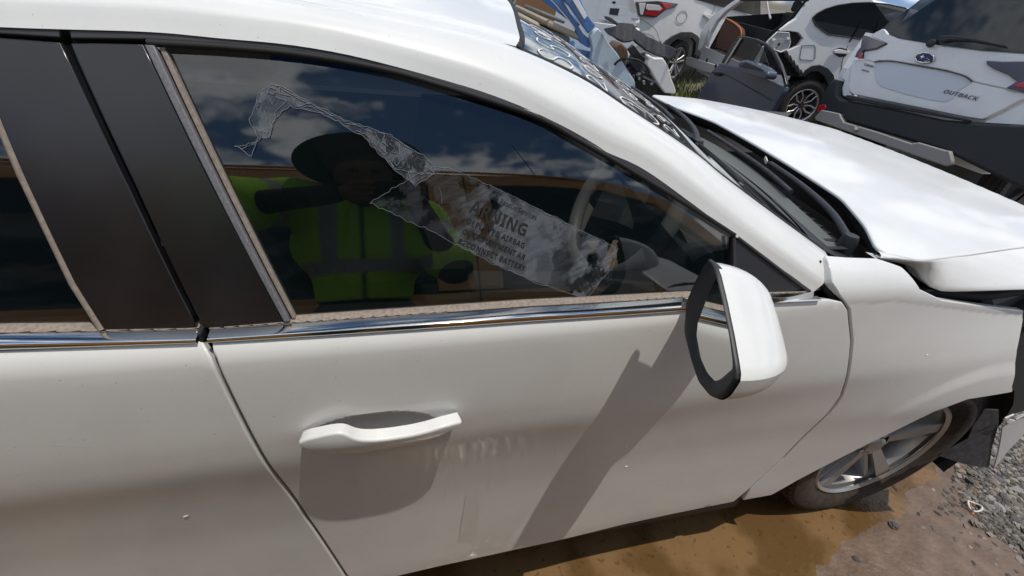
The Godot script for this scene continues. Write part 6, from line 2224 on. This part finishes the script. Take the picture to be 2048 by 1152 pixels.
# ------------------------------------------------------------------ behind the lens: what the window glass reflects
func van() -> void:
	var zf := 1.30
	var car := thing("orange_van", "orange van parked alongside, reflected in the sedan's door window", "van", Vector3(0.2, GROUND, 2.1))
	var S := func(u, v): return Vector3(u, v, zf + 0.10 * pow(maxf(v - 1.0, 0.0), 1.6) + 0.03 * pow(clampf(0.55 - v, 0.0, 0.5), 1.5))
	var lean := func(off: float): return func(u, v): return (S as Callable).call(u, v) - Vector3(0, 0, off)
	var lowp := v2([-2.6, 0.18, -1.85, 0.18, -1.85, 0.40, -1.75, 0.58, -1.5, 0.66, -1.25, 0.58, -1.15, 0.40, -1.15, 0.16, 1.20, 0.16, 1.20, 0.40, 1.30, 0.58, 1.55, 0.66, 1.80, 0.58, 1.90, 0.40, 1.90, 0.2, 2.75, 0.25, 2.80, 0.80, 2.55, 0.98, 2.25, 1.06, -2.6, 1.10])
	var sd := P(car, "side_panel", panel(lowp, S, 0.09, 0.008, 0.04, -1.0), M["orange_paint"])
	P(car, "cant_rail", panel(v2([-2.6, 1.83, 0.9, 1.85, 1.30, 1.82, 1.62, 1.70, 2.18, 1.06, 2.27, 1.06, 1.74, 1.74, 1.36, 1.90, 0.9, 1.94, -2.6, 1.94]), S, 0.06, 0.01, 0.05, -1.0), M["orange_paint"])
	for u in [[-2.6, -2.35], [-1.05, -0.85], [0.28, 0.60]]:
		P(car, "window_pillar", panel(v2([u[0], 1.09, u[1], 1.085, u[1], 1.845, u[0], 1.845]), S, 0.06, 0.006, 0.04, -1.0), M["orange_paint"])
	for u in [[-2.37, -1.03], [-0.87, 0.30]]:
		P(car, "side_window", panel(v2([u[0], 1.08, u[1], 1.08, u[1], 1.85, u[0], 1.85]), lean.call(-0.012), 0.15, 0.002, 0.005, -1.0), M["dark_glass"])
	P(car, "side_window", panel(v2([0.58, 1.16, 0.72, 1.07, 2.17, 1.07, 1.62, 1.70, 1.30, 1.83, 0.9, 1.86, 0.58, 1.86]), lean.call(-0.012), 0.12, 0.002, 0.005, -1.0), M["dark_glass"])
	for u in [0.46, -0.95]:
		var q := PackedVector3Array()
		for i in 14:
			q.append(S.call(u + 0.02 * sin(i * 0.2), lerpf(0.20, 1.91, i / 13.0)) - Vector3(0, 0, 0.001))
		P(car, "door_gap", tube(q, 0.004, 5), M["deep_black"])
	var rows := []
	for k in [[1.935, 0.085], [1.98, 0.12], [2.01, 0.25], [2.035, 0.82], [2.01, 1.40], [1.98, 1.53], [1.935, 1.57]]:
		var pr := PackedVector3Array()
		for u in [-2.62, -1.5, 0.0, 0.85, 1.22, 1.5]:
			pr.append(Vector3(u, k[0] - 0.10 * pow(maxf(u - 0.6, 0.0), 1.6) - 0.02 * absf(u + 0.5) * 0.3, zf + k[1]))
		rows.append(pr)
	P(car, "roof", spline_loft(rows, 40, 24, -1.0), M["orange_paint"])
	var dr := PackedVector3Array()
	for u in [-2.6, -1.5, 0.0, 0.85, 1.2]:
		dr.append(Vector3(u, 1.945 - 0.10 * pow(maxf(u - 0.6, 0.0), 1.6), zf + 0.078))
	P(car, "drip_rail", tube(along(dr, 30), 0.008, 6), M["orange_paint"])
	P(car, "aerial", tube(v3([1.00, 1.98, zf + 0.28, 0.93, 2.15, zf + 0.28, 0.86, 2.32, zf + 0.28]), 0.0028, 6), M["rubber"])
	var fr := [Vector3(0, 0, zf + 0.03), Vector3(1, 0, 0), Vector3.UP, Vector3(0, 0, -1)]
	P(car, "body", hull(v2([-2.6, 0.2, -1.9, 0.2, -1.9, 0.7, -1.1, 0.7, -1.1, 0.18, 1.15, 0.18, 1.15, 0.7, 1.95, 0.7, 1.95, 0.25, 2.72, 0.25, 2.76, 0.8, 2.22, 1.05, -2.6, 1.08]), fr, 0.02, 1.55), M["orange_paint"])
	P(car, "cabin", hull(v2([-2.58, 1.06, 2.16, 1.04, 1.60, 1.68, 1.28, 1.80, 0.9, 1.84, -2.58, 1.88]), fr, 0.16, 1.45), M["interior_black"])
	P(car, "windscreen", panel(v2([-0.70, 0.0, 0.70, 0.0, 0.64, 0.80, -0.64, 0.80]), func(u, v): return Vector3(2.24 - v * 0.80, 1.06 + v * 0.92, zf + 0.82 + u), 0.15, 0.002, 0.006, -1.0), M["dark_glass"])
	var mm := MB.new()
	block(mm, Transform3D(Basis(), Vector3(1.95, 1.18, zf - 0.10)), Vector3(0.12, 0.24, 0.18), 0.03)
	P(car, "door_mirror", mm, M["black_plastic"])
	mm = MB.new()
	block(mm, Transform3D(Basis(), Vector3(0.28, 0.98, zf - 0.02)), Vector3(0.20, 0.035, 0.04), 0.01)
	P(sd, "door_handle", mm, M["orange_paint"])
	P(sd, "rubbing_strip", block(MB.new(), Transform3D(Basis(), Vector3(0.0, 0.52, zf - 0.004)), Vector3(2.2, 0.07, 0.02), 0.006), M["black_plastic"])
	var w := wheel(car, Transform3D(Basis(Vector3(1, 0, 0), Vector3(0, 0, -1), Vector3.UP), Vector3(1.55, 0.245, zf + 0.13)), 0.335, 0.21, 0.22, "five", M["muddy_tyre"], M["alloy_silver"], M["alloy_dark"])
	for d in [Vector3(-3.05, 0, 0), Vector3(0, 0, 1.4), Vector3(-3.05, 0, 1.4)]:
		var o := w.duplicate()
		car.add_child(o, true)
		o.position = w.position + d


func smin(a: float, b: float, k: float) -> float:
	var h := maxf(k - absf(a - b), 0.0) / k
	return minf(a, b) - h * h * k * 0.25


# one skin round a skeleton of tapered bones [from, to, radius, radius]; surface nets on a grid
func blob(bones: Array, cell: float, k: float, cut = null, color = null, into: MB = null) -> MB:
	var mb := into if into else MB.new()
	var lo := Vector3.INF
	var hi := -Vector3.INF
	for b in bones:
		var r: float = maxf(b[2], b[3]) + cell * 2.0
		for e in [b[0], b[1]]:
			lo = lo.min(e - Vector3.ONE * r)
			hi = hi.max(e + Vector3.ONE * r)
	var nx := int((hi.x - lo.x) / cell) + 2
	var ny := int((hi.y - lo.y) / cell) + 2
	var nz := int((hi.z - lo.z) / cell) + 2
	var f := PackedFloat32Array()
	f.resize(nx * ny * nz)
	f.fill(1.0)
	for b in bones:
		var a: Vector3 = b[0]
		var ab: Vector3 = b[1] - a
		var l2 := maxf(ab.length_squared(), 1e-8)
		var reach: float = maxf(b[2], b[3]) + k + cell * 2.0
		var s0 := ((a.min(b[1]) - Vector3.ONE * reach - lo) / cell).floor().max(Vector3.ZERO)
		var s1 := ((a.max(b[1]) + Vector3.ONE * reach - lo) / cell).ceil().min(Vector3(nx - 1, ny - 1, nz - 1))
		for iz in range(int(s0.z), int(s1.z) + 1):
			for iy in range(int(s0.y), int(s1.y) + 1):
				var o := (iz * ny + iy) * nx
				for ix in range(int(s0.x), int(s1.x) + 1):
					var p := lo + Vector3(ix, iy, iz) * cell
					var t := clampf((p - a).dot(ab) / l2, 0.0, 1.0)
					var d: float = p.distance_to(a + ab * t) - lerpf(b[2], b[3], t)
					f[o + ix] = smin(f[o + ix], d, k)
	if cut != null:
		for iz in nz:
			for iy in ny:
				for ix in nx:
					var i := (iz * ny + iy) * nx + ix
					if f[i] < 0.1:
						f[i] = maxf(f[i], (cut as Callable).call(lo + Vector3(ix, iy, iz) * cell))
	var at := {}
	var sx := 1
	var sy := nx
	var sz := nx * ny
	var corner := [0, sx, sy, sx + sy, sz, sz + sx, sz + sy, sz + sx + sy]
	for iz in nz - 1:
		for iy in ny - 1:
			for ix in nx - 1:
				var i := (iz * ny + iy) * nx + ix
				var neg := 0
				for c in corner:
					if f[i + c] < 0.0:
						neg += 1
				if neg == 0 or neg == 8:
					continue
				var sum := Vector3.ZERO
				var cnt := 0
				for e in [[0, 1], [0, 2], [0, 4], [1, 3], [1, 5], [2, 3], [2, 6], [3, 7], [4, 5], [4, 6], [5, 7], [6, 7]]:
					var fa := f[i + corner[e[0]]]
					var fb := f[i + corner[e[1]]]
					if (fa < 0.0) != (fb < 0.0):
						var t := fa / (fa - fb)
						var pa := Vector3(e[0] & 1, (e[0] >> 1) & 1, e[0] >> 2)
						var pb := Vector3(e[1] & 1, (e[1] >> 1) & 1, e[1] >> 2)
						sum += pa.lerp(pb, t)
						cnt += 1
				var g := Vector3(f[i + 1] + f[i + 1 + sy] + f[i + 1 + sz] + f[i + 1 + sy + sz] - f[i] - f[i + sy] - f[i + sz] - f[i + sy + sz], f[i + sy] + f[i + sy + 1] + f[i + sy + sz] + f[i + sy + 1 + sz] - f[i] - f[i + 1] - f[i + sz] - f[i + 1 + sz], f[i + sz] + f[i + sz + 1] + f[i + sz + sy] + f[i + sz + 1 + sy] - f[i] - f[i + 1] - f[i + sy] - f[i + 1 + sy]).normalized()
				var p := lo + (Vector3(ix, iy, iz) + sum / cnt) * cell
				at[i] = mb.p(p, g, Vector2(p.x, p.y))
				if color != null:
					mb.col.append((color as Callable).call(p))
	for i in at.keys():
		var inside := f[i] < 0.0
		if (f[i + sx] < 0.0) != inside and at.has(i - sy) and at.has(i - sz) and at.has(i - sy - sz):
			mb.q(at[i], at[i - sy], at[i - sy - sz], at[i - sz])
		if (f[i + sy] < 0.0) != inside and at.has(i - sx) and at.has(i - sz) and at.has(i - sx - sz):
			mb.q(at[i], at[i - sx], at[i - sx - sz], at[i - sz])
		if (f[i + sz] < 0.0) != inside and at.has(i - sx) and at.has(i - sy) and at.has(i - sx - sy):
			mb.q(at[i], at[i - sx], at[i - sx - sy], at[i - sy])
	return mb


func photographer() -> void:
	var eye := Vector3(0, 1.393, 0.459)
	var b := Basis.from_euler(Vector3(-0.616, -0.318, 0.151))
	var rt := b.x
	var up := b.y
	var bk := b.z
	# the phone, just behind the lens
	var pc := eye + bk * 0.016 + rt * 0.045 - up * 0.012
	var mb := MB.new()
	block(mb, Transform3D(b, pc), Vector3(0.150, 0.072, 0.0085), 0.003)
	var ph := top("phone", mb, M["black_plastic"], "black phone held up in front of the person's face", "phone", pc)
	var ls := MB.new()
	for q in [Vector3(0.030, 0.020, -0.0056), Vector3(0.052, 0.006, -0.0056)]:
		lathe(v2([0.0, 0.0015, 0.0085, 0.0015, 0.010, 0.0]), Transform3D(Basis(b.x, -b.z, b.y), b * q), 20, ls)
	P(ph, "lens", ls, M["gloss_black"])
	var dark := Color(0.012, 0.012, 0.016)
	var trousers := Color(0.02, 0.022, 0.03)
	var person := thing("person", "person in yellow-green safety vest and dark wide-brimmed hat, reflected in the window", "person", Vector3(-0.05, GROUND, 0.80))
	var sl := Vector3(-0.25, 1.45, 0.72)
	var sr := Vector3(0.15, 1.37, 0.74)
	var el := Vector3(-0.385, 1.375, 0.585)
	var er := Vector3(0.23, 1.13, 0.63)
	var wl := eye - rt * 0.085 + bk * 0.055 - up * 0.03 + Vector3(-0.01, 0, 0)
	var wr := eye + rt * 0.140 + bk * 0.055 - up * 0.06
	var torso := [
		[Vector3(-0.04, 1.02, 0.82), Vector3(-0.04, 1.26, 0.80), 0.135, 0.150],
		[Vector3(-0.12, 1.28, 0.79), Vector3(0.05, 1.26, 0.79), 0.125, 0.125],
		[sl, sr, 0.065, 0.065],
		[sl, el, 0.062, 0.050],
		[sr, er, 0.062, 0.050]]
	var bones := torso.duplicate()
	bones.append_array([
		[Vector3(-0.13, 0.90, 0.82), Vector3(0.05, 0.90, 0.82), 0.120, 0.120],
		[el, wl, 0.046, 0.034], [er, wr, 0.046, 0.034],
		[Vector3(-0.035, 1.36, 0.75), Vector3(-0.03, 1.46, 0.68), 0.062, 0.055],
		[Vector3(-0.14, 0.88, 0.82), Vector3(-0.16, 0.44, 0.80), 0.088, 0.062], [Vector3(-0.16, 0.44, 0.80), Vector3(-0.17, 0.02, 0.86), 0.060, 0.045],
		[Vector3(0.06, 0.88, 0.82), Vector3(0.09, 0.44, 0.79), 0.088, 0.062], [Vector3(0.09, 0.44, 0.79), Vector3(0.10, 0.02, 0.85), 0.060, 0.045],
		[Vector3(-0.17, -0.03, 0.88), Vector3(-0.19, -0.05, 0.68), 0.050, 0.042], [Vector3(0.10, -0.03, 0.87), Vector3(0.13, -0.05, 0.67), 0.050, 0.042]])
	var skin := Color(0.17, 0.09, 0.06)
	var tone := func(p):
		if p.y < 0.96:
			return Color(0.02, 0.02, 0.022) if p.y < 0.02 else trousers
		if p.y > 1.44 and absf(p.x + 0.03) < 0.07 and p.z < 0.78:
			return skin
		return dark
	var whole := blob(bones, 0.014, 0.05, null, tone)
	# head: skull, jaw, nose, ears, brow; then the hands, each on a fine grid of its own
	var hc := Vector3(-0.03, 1.525, 0.645)
	var fw := Vector3(0.05, -0.25, -0.96).normalized()
	var hr := Vector3(0.96, 0, 0.05).normalized()
	var hu := hr.cross(fw).normalized() * 1.0
	if hu.y < 0:
		hu = -hu
	var hp := func(x, y, z): return hc + hr * x + hu * y + fw * z
	var head := [
		[hp.call(0, 0.03, -0.02), hp.call(0, 0.02, 0.02), 0.082, 0.078], [hp.call(0, -0.03, 0.03), hp.call(0, -0.075, 0.055), 0.058, 0.036],
		[hp.call(0, 0.012, 0.088), hp.call(0, -0.022, 0.106), 0.010, 0.014], [hp.call(-0.015, -0.055, 0.084), hp.call(0.015, -0.055, 0.084), 0.008, 0.008],
		[hp.call(-0.03, 0.025, 0.080), hp.call(0.03, 0.025, 0.080), 0.014, 0.014],
		[hp.call(-0.078, 0.015, -0.005), hp.call(-0.080, -0.02, -0.002), 0.012, 0.009], [hp.call(0.078, 0.015, -0.005), hp.call(0.080, -0.02, -0.002), 0.012, 0.009],
		[hp.call(0, -0.05, -0.01), Vector3(-0.03, 1.44, 0.69), 0.055, 0.055]]
	blob(head, 0.005, 0.022, null, func(p):
		var e: Vector3 = p - hc
		var y: float = e.dot(hu)
		if y > 0.045 or (e.dot(fw) < -0.01 and y > -0.03):
			return Color(0.03, 0.022, 0.018)
		if e.dot(fw) > 0.07 and absf(y + 0.056) < 0.007 and absf(e.dot(hr)) < 0.022:
			return Color(0.26, 0.10, 0.085)
		if e.dot(fw) > 0.06 and absf(y - 0.006) < 0.006 and absf(absf(e.dot(hr)) - 0.031) < 0.013:
			return Color(0.05, 0.04, 0.035)
		return skin, whole)
	for s in [-1.0, 1.0]:
		var w: Vector3 = wl if s < 0 else wr
		var edge: Vector3 = pc + rt * s * 0.078
		var palm: Vector3 = edge + bk * 0.022 - up * 0.006 + rt * s * 0.012
		var hand := [[w, palm, 0.026, 0.024], [palm + up * 0.022, palm - up * 0.024, 0.020, 0.019]]
		for i in 4:
			var h: float = 0.030 - 0.019 * i
			var ln: float = [0.030, 0.036, 0.033, 0.024][i]
			var k0: Vector3 = palm + up * h + rt * s * 0.008
			var k1: Vector3 = edge + up * h + rt * s * 0.012 - bk * 0.004
			var k2: Vector3 = edge + up * (h + 0.002) - bk * 0.017 + rt * s * 0.004
			var k3: Vector3 = edge + up * (h + 0.003) - bk * 0.015 - rt * s * ln * 0.75
			hand.append_array([[k0, k1, 0.0095, 0.009], [k1, k2, 0.009, 0.0085], [k2, k3, 0.0085, 0.007]])
		var t0: Vector3 = palm + up * 0.018 + bk * 0.006
		var t1: Vector3 = edge + up * 0.026 + bk * 0.020 - rt * s * 0.014
		var t2: Vector3 = edge + up * 0.030 + bk * 0.014 - rt * s * 0.036
		hand.append_array([[t0, t1, 0.012, 0.0105], [t1, t2, 0.010, 0.008]])
		blob(hand, 0.0035, 0.008, null, func(p): return skin if p.distance_to(palm) < 0.075 else dark, whole)
	P(person, "body", whole, M["cloth"])
	# vest: a second skin over trunk and upper arms, hemmed at the hips and elbows
	var vest_bones := []
	for q in torso:
		vest_bones.append([q[0], q[1], q[2] + 0.020, q[3] + 0.020])
	vest_bones[3][1] = sl.lerp(el, 1.0)
	vest_bones[4][1] = sr.lerp(er, 0.80)
	vest_bones[3][3] += 0.034
	vest_bones[4][3] += 0.016
	var lime := Color(0.33, 0.62, 0.025)
	var band := Color(0.30, 0.31, 0.30)
	var vest := blob(vest_bones, 0.013, 0.045, func(p): return maxf(1.03 - p.y, 0.045 - Vector2(p.x + 0.03, p.z - 0.72).length() if p.y > 1.42 else -1.0), func(p):
		if absf(p.y - 1.16) < 0.026 and absf(p.x + 0.04) < 0.2:
			return band
		var a: float = (p - sl).dot((el - sl).normalized()) if p.x < -0.2 else (p - sr).dot((er - sr).normalized())
		if absf(a - 0.10) < 0.022 and (p.x < -0.24 or p.x > 0.18):
			return band
		if p.z < 0.76 and absf(absf(p.x + 0.035) - 0.10) < 0.024 and p.y > 1.18:
			return band
		if absf(p.x + 0.035) < 0.006 and p.z < 0.74:
			return Color(0.05, 0.06, 0.03)
		return lime)
	P(person, "safety_vest", vest, M["cloth"], "yellow-green vest with grey bands")
	var hat := MB.new()
	var hx := Transform3D(Basis(Vector3(1, 0, 0), 0.06), Vector3(-0.035, 1.582, 0.640))
	var prof2 := v2([0.0, 0.100, 0.05, 0.098, 0.082, 0.088, 0.094, 0.065, 0.100, 0.010, 0.112, -0.002, 0.160, -0.010, 0.198, -0.004, 0.202, 0.0, 0.198, -0.009, 0.160, -0.015, 0.110, -0.008, 0.096, 0.0])
	lathe(prof2, hx, 56, hat)
	P(person, "wide_brimmed_hat", hat, M["hat_felt"])
